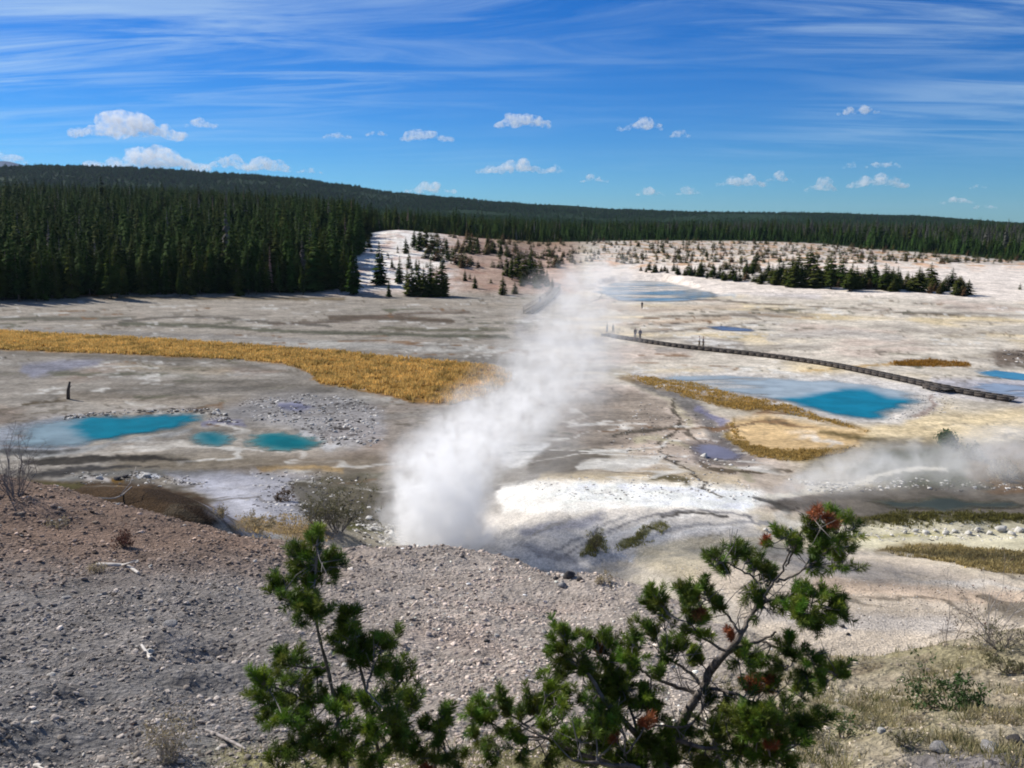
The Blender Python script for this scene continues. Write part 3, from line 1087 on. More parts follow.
# ------------------------------------------------------------------ water
def water_mat(name, rough=0.12):
    m, t, out = mat_new(name)
    at = t.node('ShaderNodeAttribute', attribute_name='col')
    g = t.node('ShaderNodeNewGeometry').outputs['Position']
    n = t.noise(g, 0.35, 4, 0.6)
    f = t.ramp(n, 0.3, 0.7, 0.86, 1.16)
    s = t.node('ShaderNodeVectorMath', operation='SCALE')
    t.l.new(at.outputs['Color'], s.inputs[0])
    t.l.new(f, s.inputs['Scale'])
    p = t.node('ShaderNodeBsdfPrincipled')
    t.l.new(s.outputs[0], p.inputs['Base Color'])
    p.inputs['Roughness'].default_value = rough
    p.inputs['Specular IOR Level'].default_value = 0.15
    p.inputs['IOR'].default_value = 1.08
    b = t.node('ShaderNodeBump', ins={'Height': t.noise(g, 3.0, 3, 0.5), 'Distance': 0.02, 'Strength': 0.5})
    t.l.new(b.outputs[0], p.inputs['Normal'])
    tr = t.node('ShaderNodeBsdfTransparent')
    mx = t.node('ShaderNodeMixShader')
    t.l.new(at.outputs['Alpha'], mx.inputs[0])
    t.l.new(tr.outputs[0], mx.inputs[1])
    t.l.new(p.outputs[0], mx.inputs[2])
    t.l.new(mx.outputs[0], out.inputs[0])
    return m


WM = water_mat('milky_spring_water')


def make_pool(key, deep, shallow, edge, dfn):
    w = POOL_W[key]
    lo, hi = w.min(0) - 0.5, w.max(0) + 0.5
    n = 110
    ys = np.linspace(lo[1], hi[1], n)
    xs = np.linspace(lo[0], hi[0], n)
    X, Y = np.meshgrid(xs, ys)
    X, Y = X.ravel(), Y.ravel()
    sd = poly_sd(X, Y, w)
    ppx, ppy, _ = project(X, Y, np.zeros_like(X))
    wv = fbm(X, Y, (hi - lo).max() * 0.12, 4, 311)
    k = np.clip(dfn(ppx + 12 * wv, ppy + 2.0 * wv, sd), 0, 1)[:, None]
    e = sstep(-1.2, 0.0, sd)[:, None] * 0.75
    c = A(*deep) * k + A(*shallow) * (1 - k)
    c = c * (1 - e) + A(*edge) * e
    iq = np.arange(n * n).reshape(n, n)
    Q = np.stack([iq[:-1, :-1], iq[:-1, 1:], iq[1:, 1:], iq[1:, :-1]], -1).reshape(-1, 4)
    keep = (sd[Q] < 0.7).all(1)
    Q = Q[keep]
    us, inv = np.unique(Q, return_inverse=True)
    V = np.stack([X, Y, np.full_like(X, 0.0)], 1)[us]
    o = mesh_obj('pool', V, inv.reshape(-1, 4), WM)
    span = (hi - lo).min()
    al = sstep(0.15, -min(2.6, span * 0.17), sd + 0.6 * fbm(X, Y, span * 0.12, 4, 313, 0.6) * min(2.0, span * 0.2))
    if key in ('distant', 'far_right_low', 'right_big', 'sliver'):
        hole = sstep(-0.30, 0.10, fbm(X * .35, Y, span * .28, 4, 317, 0.6) + (0.9 * sstep(760, 800, ppx) if key == 'right_big' else 0))
        al = al * (0.15 + 0.85 * hole)
    set_color(o, 'col', c[us], np.maximum(al, 0.0)[us])
    tag(o, kind='structure')
    return o


def in_poly(poly, soft):
    return lambda px, py, sd: sstep(soft, -soft, poly_sd(px, py * 3, [(a, b * 3) for a, b in poly]))


make_pool('left_big', (10, 138, 160), (158, 180, 188), (140, 172, 176),
          in_poly([(70, 428), (80, 416), (130, 412), (215, 408), (220, 418), (170, 434), (120, 442), (88, 440)], 12))
make_pool('left_mid', (16, 122, 134), (110, 160, 162), (140, 164, 162), lambda a, b, s: sstep(0.0, -2.2, s))
make_pool('left_right', (18, 124, 132), (112, 164, 160), (140, 164, 160), lambda a, b, s: sstep(0.0, -2.2, s))
make_pool('right_big', (14, 146, 178), (198, 212, 220), (210, 210, 208),
          in_poly([(778, 399), (806, 396), (844, 389), (868, 389), (888, 397), (928, 401), (914, 413), (884, 422), (832, 417)], 10))
make_pool('far_right', (84, 164, 204), (150, 190, 216), (190, 205, 216), lambda a, b, s: sstep(0.3, -1.0, s))
make_pool('far_right_low', (176, 192, 214), (190, 198, 214), (200, 200, 206), lambda a, b, s: sstep(0.3, -2.0, s))
make_pool('distant', (124, 166, 190), (184, 196, 202), (206, 202, 196),
          lambda a, b, s: sstep(-0.1, 0.4, np.sin(a * 0.06 + b * 0.9)) * 0.8)
make_pool('sliver', (122, 132, 160), (134, 140, 160), (140, 136, 140), lambda a, b, s: sstep(0.3, -1.0, s))
make_pool('lilac', (146, 146, 168), (164, 160, 172), (170, 160, 160), lambda a, b, s: sstep(0.0, -0.6, s))
make_pool('dark', (76, 84, 78), (100, 100, 86), (120, 112, 92), lambda a, b, s: sstep(0.0, -1.0, s))

# distant mountain beyond the left ridge, the blue of haze painted into its colour
n = 80
th = np.linspace(R(-44), R(-20), n)
rows = []
for j, (rr_, hf) in enumerate(((13500, 0.0), (14300, 0.6), (15000, 1.0), (16000, 0.55), (18000, 0.0))):
    prof = np.interp(np.degrees(th), [-44, -36, -33, -30.5, -28.6, -27.2, -25.5, -22, -20], [500, 900, 1060, 1120, 1085, 1000, 860, 500, 200])
    h = 0.86 * prof * hf + 60 * hf * fbm(np.degrees(th) * 10 + j, np.full(n, j * 3.3), 12, 4, 91)
    rows.append(np.stack([np.sin(th) * rr_, np.cos(th) * rr_, h], 1))
mv = np.concatenate(rows)
iq = np.arange(5 * n).reshape(5, n)
Q = np.stack([iq[:-1, :-1], iq[1:, :-1], iq[1:, 1:], iq[:-1, 1:]], -1).reshape(-1, 4)[:, ::-1]
mtn = mesh_obj('mountain', mv, Q, simple_mat('far_mountain_haze_blue', (0.02, 0.05, 0.12), 0.95, 0.002, 0.25), smooth=True)
tag(mtn, kind='structure')

# ------------------------------------------------------------------ instancing stuff on points
def instancer(name, pts, scl, rot, kindidx, protos, mat, cols=None):
    """one object that repeats the shapes of existing things over many points"""
    me = bpy.data.meshes.new(name)
    me.vertices.add(len(pts))
    me.vertices.foreach_set('co', np.asarray(pts, np.float32).ravel())
    a = me.attributes.new('scl', 'FLOAT_VECTOR', 'POINT')
    a.data.foreach_set('vector', np.asarray(scl, np.float32).ravel())
    a = me.attributes.new('rot', 'FLOAT_VECTOR', 'POINT')
    a.data.foreach_set('vector', np.asarray(rot, np.float32).ravel())
    a = me.attributes.new('idx', 'INT', 'POINT')
    a.data.foreach_set('value', np.asarray(kindidx, np.int32))
    if cols is not None:
        a = me.attributes.new('icol', 'FLOAT_COLOR', 'POINT')
        c = np.ones((len(pts), 4), np.float32)
        c[:, :3] = cols
        a.data.foreach_set('color', c.ravel())
    me.materials.append(mat)
    o = bpy.data.objects.new(name, me)
    COL.objects.link(o)
    ng = bpy.data.node_groups.new(name, 'GeometryNodeTree')
    ng.interface.new_socket('Geometry', in_out='INPUT', socket_type='NodeSocketGeometry')
    ng.interface.new_socket('Geometry', in_out='OUTPUT', socket_type='NodeSocketGeometry')
    N, L = ng.nodes, ng.links
    gi, go = N.new('NodeGroupInput'), N.new('NodeGroupOutput')

    def attr(nm, dt):
        n = N.new('GeometryNodeInputNamedAttribute')
        n.data_type = dt
        n.inputs['Name'].default_value = nm
        return n.outputs['Attribute']
    sc, ro, ix = attr('scl', 'FLOAT_VECTOR'), attr('rot', 'FLOAT_VECTOR'), attr('idx', 'INT')
    join = N.new('GeometryNodeJoinGeometry')
    for k, p in enumerate(protos):
        oi = N.new('GeometryNodeObjectInfo')
        oi.inputs['Object'].default_value = p
        oi.transform_space = 'ORIGINAL'
        sm = N.new('GeometryNodeSetMaterial')
        sm.inputs['Material'].default_value = mat
        L.new(oi.outputs['Geometry'], sm.inputs['Geometry'])
        ip = N.new('GeometryNodeInstanceOnPoints')
        eq = N.new('FunctionNodeCompare')
        eq.data_type = 'INT'
        eq.operation = 'EQUAL'
        L.new(ix, eq.inputs[2])
        eq.inputs[3].default_value = k
        L.new(gi.outputs[0], ip.inputs['Points'])
        L.new(eq.outputs[0], ip.inputs['Selection'])
        L.new(sm.outputs[0], ip.inputs['Instance'])
        L.new(ro, ip.inputs['Rotation'])
        L.new(sc, ip.inputs['Scale'])
        L.new(ip.outputs[0], join.inputs[0])
    L.new(join.outputs[0], go.inputs[0])
    md = o.modifiers.new('instances', 'NODES')
    md.node_group = ng
    return o


def inst_mat(name, rough=0.9, nscale=2.0, namt=0.3, jitter=0.25, bump=0.0, bscale=30):
    m, t, out = mat_new(name)
    at = t.node('ShaderNodeAttribute', attribute_name='icol', attribute_type='INSTANCER')
    oi = t.node('ShaderNodeObjectInfo')
    tc = t.node('ShaderNodeTexCoord')
    n = t.noise(tc.outputs['Object'], nscale, 4, 0.6)
    f = t.ramp(n, 0.3, 0.7, 1 - namt, 1 + namt)
    j = t.ramp(oi.outputs['Random'], 0.0, 1.0, 1 - jitter, 1 + jitter)
    s = t.node('ShaderNodeVectorMath', operation='SCALE')
    t.l.new(at.outputs['Color'], s.inputs[0])
    t.l.new(t.math('MULTIPLY', f, j), s.inputs['Scale'])
    p = t.node('ShaderNodeBsdfPrincipled')
    t.l.new(s.outputs[0], p.inputs['Base Color'])
    p.inputs['Roughness'].default_value = rough
    p.inputs['Specular IOR Level'].default_value = 0.02
    t.l.new(p.outputs[0], out.inputs[0])
    return m


# ------------------------------------------------------------------ conifers
M_NEEDLE = []
for i, c in enumerate(((0.030, 0.052, 0.010), (0.042, 0.060, 0.012), (0.060, 0.070, 0.016), (0.022, 0.040, 0.009))):
    M_NEEDLE.append(simple_mat('conifer_needles', c, 1.0, 6.0, 0.45, spec=0.0))
M_BARK = simple_mat('conifer_bark', (0.10, 0.08, 0.065), 0.95, 8.0, 0.4, spec=0.1)
M_GREYBARK = simple_mat('dead_grey_wood', (0.30, 0.27, 0.25), 0.9, 8.0, 0.3, spec=0.1)


def crown_mesh(seed, width=0.15, base=0.08, lean=0.0, levels=30, droop=0.35):
    g = np.random.default_rng(seed)
    V, T = [], []
    n = 0
    for i in range(levels):
        u = (i + g.uniform(-.3, .3)) / levels
        h = base + (1 - base) * max(0, u)
        env = width * (1 - u) ** 0.75 * (0.45 + 0.55 * min(1, u / 0.18 + 0.35)) + 0.008
        k = int(7 - 3 * u)
        a0 = g.uniform(0, 6.28)
        for b in range(k):
            if g.random() < 0.10:
                continue
            a = a0 + b * 6.283 / k + g.uniform(-.4, .4)
            L = env * g.uniform(0.55, 1.25)
            dx, dy = math.cos(a), math.sin(a)
            px_, py_ = -dy, dx
            dz = -droop * L * g.uniform(0.5, 1.3)
            up = g.uniform(0.0, 0.25) * L
            for f0, f1, wd in ((0.0, 0.6, 0.34), (0.25, 0.85, 0.40), (0.5, 1.0, 0.30)):
                jj = g.uniform(-.15, .15)
                base_p = np.array((dx * L * f0, dy * L * f0, h + up * f0 + dz * f0 * f0))
                tip = np.array((dx * L * f1 + px_ * jj * L, dy * L * f1 + py_ * jj * L, h + up * f1 + dz * f1 * f1 * 1.3))
                mid = (base_p + tip) / 2
                w = wd * L * g.uniform(.7, 1.3)
                sag = g.uniform(.05, .28) * L
                l = mid + np.array((px_ * w, py_ * w, -sag))
                r_ = mid - np.array((px_ * w, py_ * w, sag))
                V += [base_p + (0, 0, .006), l, tip, r_]
                T += [(n, n + 1, n + 2), (n, n + 2, n + 3)]
                n += 4
    # leader
    V += [np.array((0.006, 0, .94)), np.array((-.004, .006, .94)), np.array((-.004, -.006, .94)), np.array((0, 0, 1.03))]
    T += [(n, n + 1, n + 3), (n + 1, n + 2, n + 3), (n + 2, n, n + 3)]
    V = np.array(V)
    V[:, 0] += lean * V[:, 2] ** 2
    return V, np.array(T)


PROTOS = []      # (root, crown, trunk)


def make_conifer(seed, mat, **kw):
    root = empty('conifer', (0, 0, 0))
    v, t = crown_mesh(seed, **kw)
    c = mesh_obj('crown', v, t, mat, root)
    b = MB()
    b.tube([(0, 0, -0.06), (0, 0, 0.3), (kw.get('lean', 0) * .4, 0, 0.6), (kw.get('lean', 0) * .9, 0, 0.95)], [0.016, 0.012, 0.008, 0.003], 5)
    tr = b.build('trunk', M_BARK, root)
    PROTOS.append((root, c, tr))
    return root


make_conifer(1, M_NEEDLE[0], width=0.17, base=0.05, levels=30)
make_conifer(2, M_NEEDLE[1], width=0.14, base=0.12, levels=32, lean=0.03)
make_conifer(3, M_NEEDLE[2], width=0.20, base=0.02, levels=26)
make_conifer(4, M_NEEDLE[3], width=0.12, base=0.16, levels=34, lean=-0.03, droop=0.5)
make_conifer(5, M_NEEDLE[2], width=0.34, base=0.0, levels=16, droop=0.1)      # low bushy sapling
CROWNS = [p[1] for p in PROTOS]
used = [False] * len(PROTOS)


def place_conifer(k, x, y, h, rz, label, group, wide=1.0, z=None):
    root, c, tr = PROTOS[k]
    if used[k]:
        r2 = root.copy()
        COL.objects.link(r2)
        for ch in (c, tr):
            d = ch.copy()
            COL.objects.link(d)
            d.parent = r2
        root = r2
    used[k] = True
    root.location = (x, y, (gz(x, y) if z is None else z) - 0.1)
    root.rotation_euler = (0, 0, rz)
    root.scale = (h * wide, h * wide, h)
    tag(root, label, 'tree', group)
    return root


g3 = np.random.default_rng(33)
# front of the left forest
cnt = 0
front = []
for px in np.arange(-14, 360, 5.0):
    pxx = px + g3.uniform(-2.5, 2.5)
    az = math.atan2(pxx - 512, F_PX) * 1.0
    r_ = g3.uniform(249, 268) if px < 350 else g3.uniform(243, 252)
    az = math.atan((pxx - 512) / (F_PX * 1.02))
    front.append((math.sin(az) * r_, math.cos(az) * r_, r_))
for x, y, r_ in front:
    fpx = 512 + 900 * x / y
    fp = 'far left third' if fpx < 120 else ('middle' if fpx < 245 else 'right end')
    place_conifer(int(g3.choice([0, 1, 3, 1, 2])), x, y, g3.uniform(7.5, 15.0), g3.uniform(0, 6.28),
                  'dark conifer in the front row of the dense left forest, in its %s' % fp, 'front row of the left forest, ' + fp, g3.uniform(0.9, 1.25))
# trees on the white and pink mound
mound = [(380, 285, 33, 'tall dark conifer standing alone against the white patch of the mound'), (400, 283, 21, 'slim conifer right of the tall one on the white patch of the mound'),
         (389, 297, 13, 'small conifer at the foot of the white mound'),
         (369, 248, 10, ''), (361, 240, 12, ''), (406, 254, 13, ''), (414, 249, 17, ''), (420, 251, 19, ''), (426, 247, 17, ''), (432, 250, 14, ''), (438, 253, 11, ''),
         (447, 251, 10, ''), (458, 249, 9, ''), (470, 250, 12, ''), (478, 252, 12, ''), (487, 250, 12, ''), (494, 254, 11, ''), (501, 255, 11, ''), (382, 262, 9, ''), (392, 268, 8, ''), (409, 268, 13, ''), (416, 272, 11, ''),
         (407, 292, 20, 'k'), (412, 296, 23, 'k'), (418, 294, 26, 'k'), (424, 297, 24, 'k'), (431, 295, 28, 'k'), (437, 297, 24, 'k'), (442, 296, 30, 'k'), (445, 297, 17, 'k'),
         (465, 281, 9, ''), (475, 288, 11, ''), (503, 295, 16, 'conifer standing apart at the foot of the pink slope'), (515, 294, 10, 'small rounded conifer by the foot of the pink slope'),
         (507, 276, 17, 'c'), (512, 280, 19, 'c'), (518, 277, 22, 'c'), (524, 282, 22, 'c'), (530, 279, 24, 'c'), (535, 284, 20, 'c'), (541, 283, 18, 'c'), (547, 286, 14, 'c'), (552, 288, 9, 'c'), (522, 286, 12, 'c'), (537, 288, 12, 'c')]
for px, py, hp, lb in mound:
    h = on_ground(px, py, near=180, r1=480)
    if not h:
        continue
    X, Y, Z, r_ = h
    if lb == 'k':
        lb, grp = 'conifer in the clump at the right foot of the white mound', 'clump at the foot of the white mound'
    elif lb == 'c':
        lb, grp = 'conifer in the dark clump at the right end of the pink mound, behind the steam', 'clump at the right end of the mound'
    elif lb == '':
        lb, grp = 'small scattered conifer on the white and pink mound slope', 'scattered trees on the mound'
    else:
        grp = None
    k_ = 0 if len(lb) > 56 and grp is None else int(g3.choice([0, 1, 2, 2]))
    place_conifer(k_, X, Y, hp * r_ / 900 * 1.3, g3.uniform(0, 6.28), lb, grp, g3.uniform(1.2, 1.9), Z)
# low scrub saplings on the mound
for i in range(34):
    px, py = g3.uniform(352, 556), 0
    py = g3.uniform(236, 292)
    h = on_ground(px, py, near=180, r1=480)
    if h:
        place_conifer(4, h[0], h[1], g3.uniform(1.0, 2.2), g3.uniform(0, 6.28), 'low scrubby sapling on the white and pink mound slope', 'low saplings on the mound', g3.uniform(1.0, 1.6), h[2])
# band of young pines across the white flat on the right
band = [(646, 273, 10), (664, 275, 9), (690, 278, 13), (720, 280, 15), (760, 284, 20), (800, 288, 27), (850, 291, 30), (900, 292, 24), (935, 295, 20), (970, 299, 15)]
bx = np.array([b[0] for b in band])
for i in range(88):
    px = 642 + (972 - 642) * ((i + g3.uniform(-.4, .4)) / 87)
    if i % 3 == 0 and px > 780:
        px = g3.uniform(780, 905)
    by = np.interp(px, bx, [b[1] for b in band])
    hp = np.interp(px, bx, [b[2] for b in band]) * g3.uniform(.5, 1.08)
    py = by - abs(g3.normal(0, 6.0 if px > 740 else 2.2)) - (2 if px > 930 else 0)
    h = on_ground(px, py, near=180, r1=480)
    if h:
        place_conifer(int(g3.choice([0, 2, 2, 1])), h[0], h[1], hp * h[3] / 900, g3.uniform(0, 6.28),
                      ('small young pine in the thin left end of the tree band crossing the white flat', 'tall young pine in the dense middle of the tree band crossing the white flat', 'young pine in the tapering right end of the tree band crossing the white flat')[(px > 735) + (px > 880)],
                      'band of young pines, ' + ('left end', 'middle', 'right end')[(px > 735) + (px > 880)], g3.uniform(1.9, 2.6), h[2])
# one pine sapling out by itself at the right edge
h = on_ground(1020, 290, near=180, r1=480)
place_conifer(4, h[0], h[1], 2.2, 0.4, 'lone low sapling on the white flat at the right edge', None, 1.0, h[2])
# scrub on the pale slopes below the right forest
for i in range(46):
    px = g3.uniform(585, 1010)
    py = g3.uniform(243, 262)
    h = on_ground(px, py, near=260, r1=520)
    if h:
        place_conifer(4, h[0], h[1], g3.uniform(1.2, 2.8), g3.uniform(0, 6.28), 'low scrub bush on the pale slopes below the right forest', 'scrub below the right forest', g3.uniform(1.0, 1.8), h[2])

# the rest of the forest, too many to count
P3, SC, RO, KI, CO = [], [], [], [], []
g4 = np.random.default_rng(44)
r_ = 256.0
while r_ < 4200:
    sp = (3.7 + (r_ - 250) * 0.0042) if r_ < 1200 else 7.0 + (r_ - 1200) * 0.0045
    a0, a1 = (R(-46), R(46)) if r_ < 1200 else (R(-40), R(40))
    nn = int((a1 - a0) * r_ / sp)
    azs = a0 + (np.arange(nn) + g4.uniform(-.45, .45, nn)) * (a1 - a0) / nn
    rs = r_ + g4.uniform(-.5, .5, nn) * sp
    pxs = 512 + F_PX * np.tan(azs) * 1.02
    fe_ = np.interp(pxs, [-900, 0, 120, 334, 356, 382, 450, 520, 600, 700, 800, 900, 1024, 1500], [252, 252, 256, 252, 330, 450, 470, 500, 515, 520, 515, 490, 455, 440])
    x, y = np.sin(azs) * rs, np.cos(azs) * rs
    ok = rs + 10 * fbm(x, y, 30, 3, 55) > fe_ + 3
    # a few thin places at the forest edge on the right
    ok &= ~((rs - fe_ > 20) & (rs < 1100) & (fbm(x, y, 55, 3, 59) > 0.42))
    ok &= ~((rs - fe_ < 25) & (pxs > 560) & (g4.random(nn) < 0.35))
    x, y, rs, pxs, fe_ = x[ok], y[ok], rs[ok], pxs[ok], fe_[ok]
    n_ = len(x)
    if n_:
        P3.append(np.stack([x, y, base_z(x, y) - 0.3], 1))
        hh_ = g4.uniform(8.0, 15.5, n_) * np.where(pxs < 360, 1.03, 0.78) * np.where((rs - fe_ < 30) & (pxs > 380), 0.6, 1.0)
        hh_ = hh_ * (1 + 0.0001 * rs)
        hh_ = hh_ * (1 if r_ < 1200 else 0.6) * np.where(pxs > 560, g4.uniform(.55, 1.0, n_), 1.0) * np.exp(g4.normal(0, .12, n_))
        wd = hh_ * g4.uniform(1.0, 1.4, n_) * (1 if r_ < 1200 else 2.0 + (r_ - 1200) / 1200)
        SC.append(np.stack([wd, wd, hh_], 1))
        RO.append(np.stack([np.zeros(n_), np.zeros(n_), g4.uniform(0, 6.28, n_)], 1))
        KI.append(g4.integers(0, 4, n_))
        c = np.array((0.030, 0.056, 0.010))[None] * g4.uniform(0.6, 1.35, n_)[:, None]
        sn = (g4.random(n_) < 0.05) & (rs < 700)
        SC[-1][sn, :2] *= 0.45
        c[sn] = np.array((0.16, 0.145, 0.13))
        ol = g4.random(n_) < 0.25
        c[ol] = c[ol] * np.array((1.5, 1.05, 1.0))
        gq = (sstep(560, 760, pxs) * sstep(70, 110, rs - fe_) * (rs < 1150))
        grey = g4.random(n_) < gq * 0.45
        c[grey] = np.array((0.085, 0.085, 0.07)) * g4.uniform(.7, 1.2, grey.sum())[:, None]
        frg = (rs - fe_ < 60) & (pxs > 560)
        c[rs > 1250] *= np.array((0.65, 1.1, 0.8))
        c[frg] = np.array((0.035, 0.07, 0.016)) * g4.uniform(.7, 1.3, frg.sum())[:, None]
        CO.append(c)
    r_ += sp * 0.95
P3, SC, RO, KI, CO = map(np.concatenate, (P3, SC, RO, KI, CO))
M_FOREST = inst_mat('forest_needles', 0.9, 6.0, 0.35, 0.2)
forest = instancer('forest', P3, SC, RO, KI, CROWNS[:4], M_FOREST, CO)
# low scrub on the pale slopes and between the young pines
sg = np.random.default_rng(66)
sp_, sh_, sc2 = [], [], []
while len(sp_) < 1150:
    m_ = sg.random()
    if m_ < .55:
        a_, b_ = sg.uniform(560, 1030), sg.uniform(240, 264)
        hgt = sg.uniform(1.2, 3.0)
    elif m_ < .8:
        a_ = sg.uniform(700, 965)
        b_ = np.interp(a_, [646, 720, 800, 900, 970], [272, 279, 286, 291, 298]) - sg.uniform(0, 14)
        hgt = sg.uniform(1.2, 3.0)
    else:
        a_, b_ = sg.uniform(420, 560), sg.uniform(236, 268)
        hgt = sg.uniform(1.6, 4.0)
    h_ = on_ground(a_, b_, near=180, r1=520)
    if not h_ or fract_noise(np.array([h_[0] / 18]), np.array([h_[1] / 18]), 9)[0] < -0.15:
        continue
    sp_.append(h_[:3])
    sh_.append((hgt * 1.5, hgt * 1.5, hgt))
    sc2.append(np.array([(0.13, 0.11, 0.04), (0.08, 0.09, 0.025), (0.15, 0.09, 0.05), (0.055, 0.07, 0.02)][sg.integers(0, 4)]))
scrub = instancer('scrub', sp_, sh_, np.stack([np.zeros(1150), np.zeros(1150), sg.uniform(0, 6.28, 1150)], 1), np.zeros(1150, int), [CROWNS[4]], M_FOREST, np.array(sc2))
tag(scrub, 'low brown and olive scrub dotted over the pale slopes below the forest', 'scrub', kind='stuff')
tag(forest, 'dense dark conifer forest covering the hills behind the basin', 'forest', kind='stuff')
print('forest points', len(P3))


# ------------------------------------------------------------------ grasses
def grass_stuff(name, label, pts, hts, cols, blades=6, width=0.05, spread=0.12, lean=0.5, seed=1, cat='grass'):
    g = np.random.default_rng(seed)
    n = len(pts)
    a = g.uniform(0, 6.283, (n, blades))
    rr_ = g.uniform(0, 1, (n, blades)) * spread
    bx_ = pts[:, None, 0] + np.cos(a) * rr_
    by_ = pts[:, None, 1] + np.sin(a) * rr_
    bz_ = np.repeat(pts[:, None, 2], blades, 1) - 0.02
    h = hts[:, None] * g.uniform(.55, 1.15, (n, blades))
    la = a + g.uniform(-1, 1, (n, blades))
    ln = h * lean * g.uniform(.1, 1, (n, blades))
    tx, ty, tz = bx_ + np.cos(la) * ln, by_ + np.sin(la) * ln, bz_ + h
    wa = g.uniform(0, 6.283, (n, blades))
    w = width * g.uniform(.6, 1.3, (n, blades))
    B = np.stack([bx_, by_, bz_], -1)
    Tp = np.stack([tx, ty, tz], -1)
    O = np.stack([np.cos(wa) * w, np.sin(wa) * w, np.zeros_like(w)], -1)
    M = B * .45 + Tp * .55 + np.stack([np.zeros_like(w), np.zeros_like(w), h * .1], -1)
    V = np.stack([B - O * .5, B + O * .5, M + O * .4, M - O * .4, Tp], 2).reshape(-1, 3)
    base = np.arange(n * blades) * 5
    Q = np.stack([base, base + 1, base + 2, base + 3], 1)
    T = np.stack([base + 3, base + 2, base + 4], 1)
    o = mesh_obj(name, V, [T, Q], M_GRASS)
    c = np.repeat(np.repeat(cols[:, None], blades, 1) * g.uniform(.75, 1.25, (n, blades, 1)), 5, 1).reshape(-1, 3)
    set_color(o, 'col', c)
    tag(o, label, cat, kind='stuff')
    return o


M_GRASS = simple_mat('dry_grass', (0.3, 0.22, 0.1), 0.85, 3.0, 0.2, spec=0.1, attr='col', trans=0.3)


def scatter_px(poly, n, r0, r1, seed, soft=2.0, jit=0.8):
    """random ground points inside an outline drawn along the ground"""
    g = np.random.default_rng(seed)
    W_ = []
    for a, b in poly:
        h = on_ground(a, b, near=r0, r1=r1)
        if h:
            W_.append(h[:2])
    W_ = np.array(W_)
    lo, hi = W_.min(0), W_.max(0)
    out = np.zeros((0, 2))
    while len(out) < n:
        p = g.uniform(lo, hi, (n * 3, 2))
        sd = poly_sd(p[:, 0], p[:, 1], W_)
        nz = fbm(p[:, 0], p[:, 1], 2.2, 3, seed)
        out = np.vstack([out, p[(sd + jit * nz * 2.2 < 0) & (g.random(len(p)) < 0.25 + 1.6 * (nz + 0.25)) & (sd + 1.1 < g.random(len(p)) * 1.8 + 0.3)]])
        if len(out) == 0:
            break
    out = out[:n]
    z = ground_z(out[:, 0], out[:, 1])
    return np.stack([out[:, 0], out[:, 1], z], 1)


g5 = np.random.default_rng(55)
p = scatter_px(GOLD, 15000, 60, 240, 3)
cc = np.array(A(238, 200, 122))[None] * (1.4 + 0.45 * fbm(p[:, 0], p[:, 1], 5, 3, 8))[:, None] * g5.uniform(.8, 1.2, (len(p), 1))
gb_ = (sstep(0.05, 0.35, fbm(p[:, 0], p[:, 1], 3.2, 3, 18)) * 0.55)[:, None]
cc = cc * (1 - gb_) + np.array(A(150, 132, 76))[None] * gb_
grass_stuff('grass', 'wide band of golden dry grass across the grey flat on the left', p, 0.35 + 0.25 * g5.random(len(p)) + 0.15 * fbm(p[:, 0], p[:, 1], 4, 2, 4), cc, 6, 0.10, 0.22, 0.5, 5)
for poly, n, c, hgt, lb in (
    ([(626, 375), (660, 378), (700, 383), (740, 395), (790, 405), (840, 421), (868, 432), (830, 425), (780, 412), (730, 409), (690, 399), (650, 386)], 3400, (206, 172, 100), 0.24, 'olive brown grass strip running beside the large right blue pool'),
    ([(732, 424), (742, 440), (770, 450), (830, 450), (860, 444), (838, 456), (790, 461), (752, 456), (732, 444)], 1700, (200, 170, 104), 0.2, 'crescent of golden grass at the foot of the tan mound'),
    ([(890, 362), (930, 360), (970, 363), (966, 367), (920, 367), (894, 366)], 900, (176, 132, 60), 0.4, 'thin patch of brown grass behind the boardwalk on the right'),
    ([(236, 516), (290, 514), (330, 524), (338, 542), (290, 545), (240, 532)], 500, (200, 176, 130), 0.15, 'tan dry grass on the bank left of the steam vent'),
    ([(880, 548), (940, 544), (1060, 556), (1060, 580), (980, 570), (900, 556)], 2200, (186, 168, 118), 0.22, 'brown dry grass strip behind the pale slope at right'),
    ([(840, 518), (900, 514), (1060, 516), (1060, 524), (900, 526), (846, 524)], 1100, (120, 116, 68), 0.2, 'dark olive grass along the edge of the dark pond'),
    ([(580, 556), (588, 534), (600, 530), (606, 540), (594, 556)], 260, (160, 156, 96), 0.15, 'small green moss patch low on the white bank'),
    ([(616, 548), (640, 530), (664, 522), (668, 527), (644, 540), (622, 552)], 380, (165, 160, 100), 0.1, 'green moss streak across the white bank'),
):
    try:
        pp = scatter_px(poly, n, 34, 240, n)
        cc = np.array(A(*c))[None] * g5.uniform(.9, 2.0, (len(pp), 1))
        grass_stuff('grass', lb, pp, hgt * g5.uniform(.5, 1.2, len(pp)), cc, 5, 0.05, 0.15, 0.6, n)
    except Exception as e:
        print('grass skipped', lb, e)

# short dry grass and litter on the near slopes
def near_scatter(n, fn, seed, rlo=5.5, rhi=34):
    g = np.random.default_rng(seed)
    r_ = np.sqrt(g.uniform(rlo ** 2, rhi ** 2, n * 6))
    r_ = rlo + (r_ - rlo) * g.uniform(0.3, 1, n * 6)
    a = g.uniform(R(-35), R(35), n * 6)
    x, y = np.sin(a) * r_, np.cos(a) * r_
    px, py, _ = project(x, y, base_z(x, y))
    ok = g.random(n * 6) < fn(px, py, r_, x, y)
    x, y = x[ok][:n], y[ok][:n]
    return np.stack([x, y, ground_z(x, y)], 1)


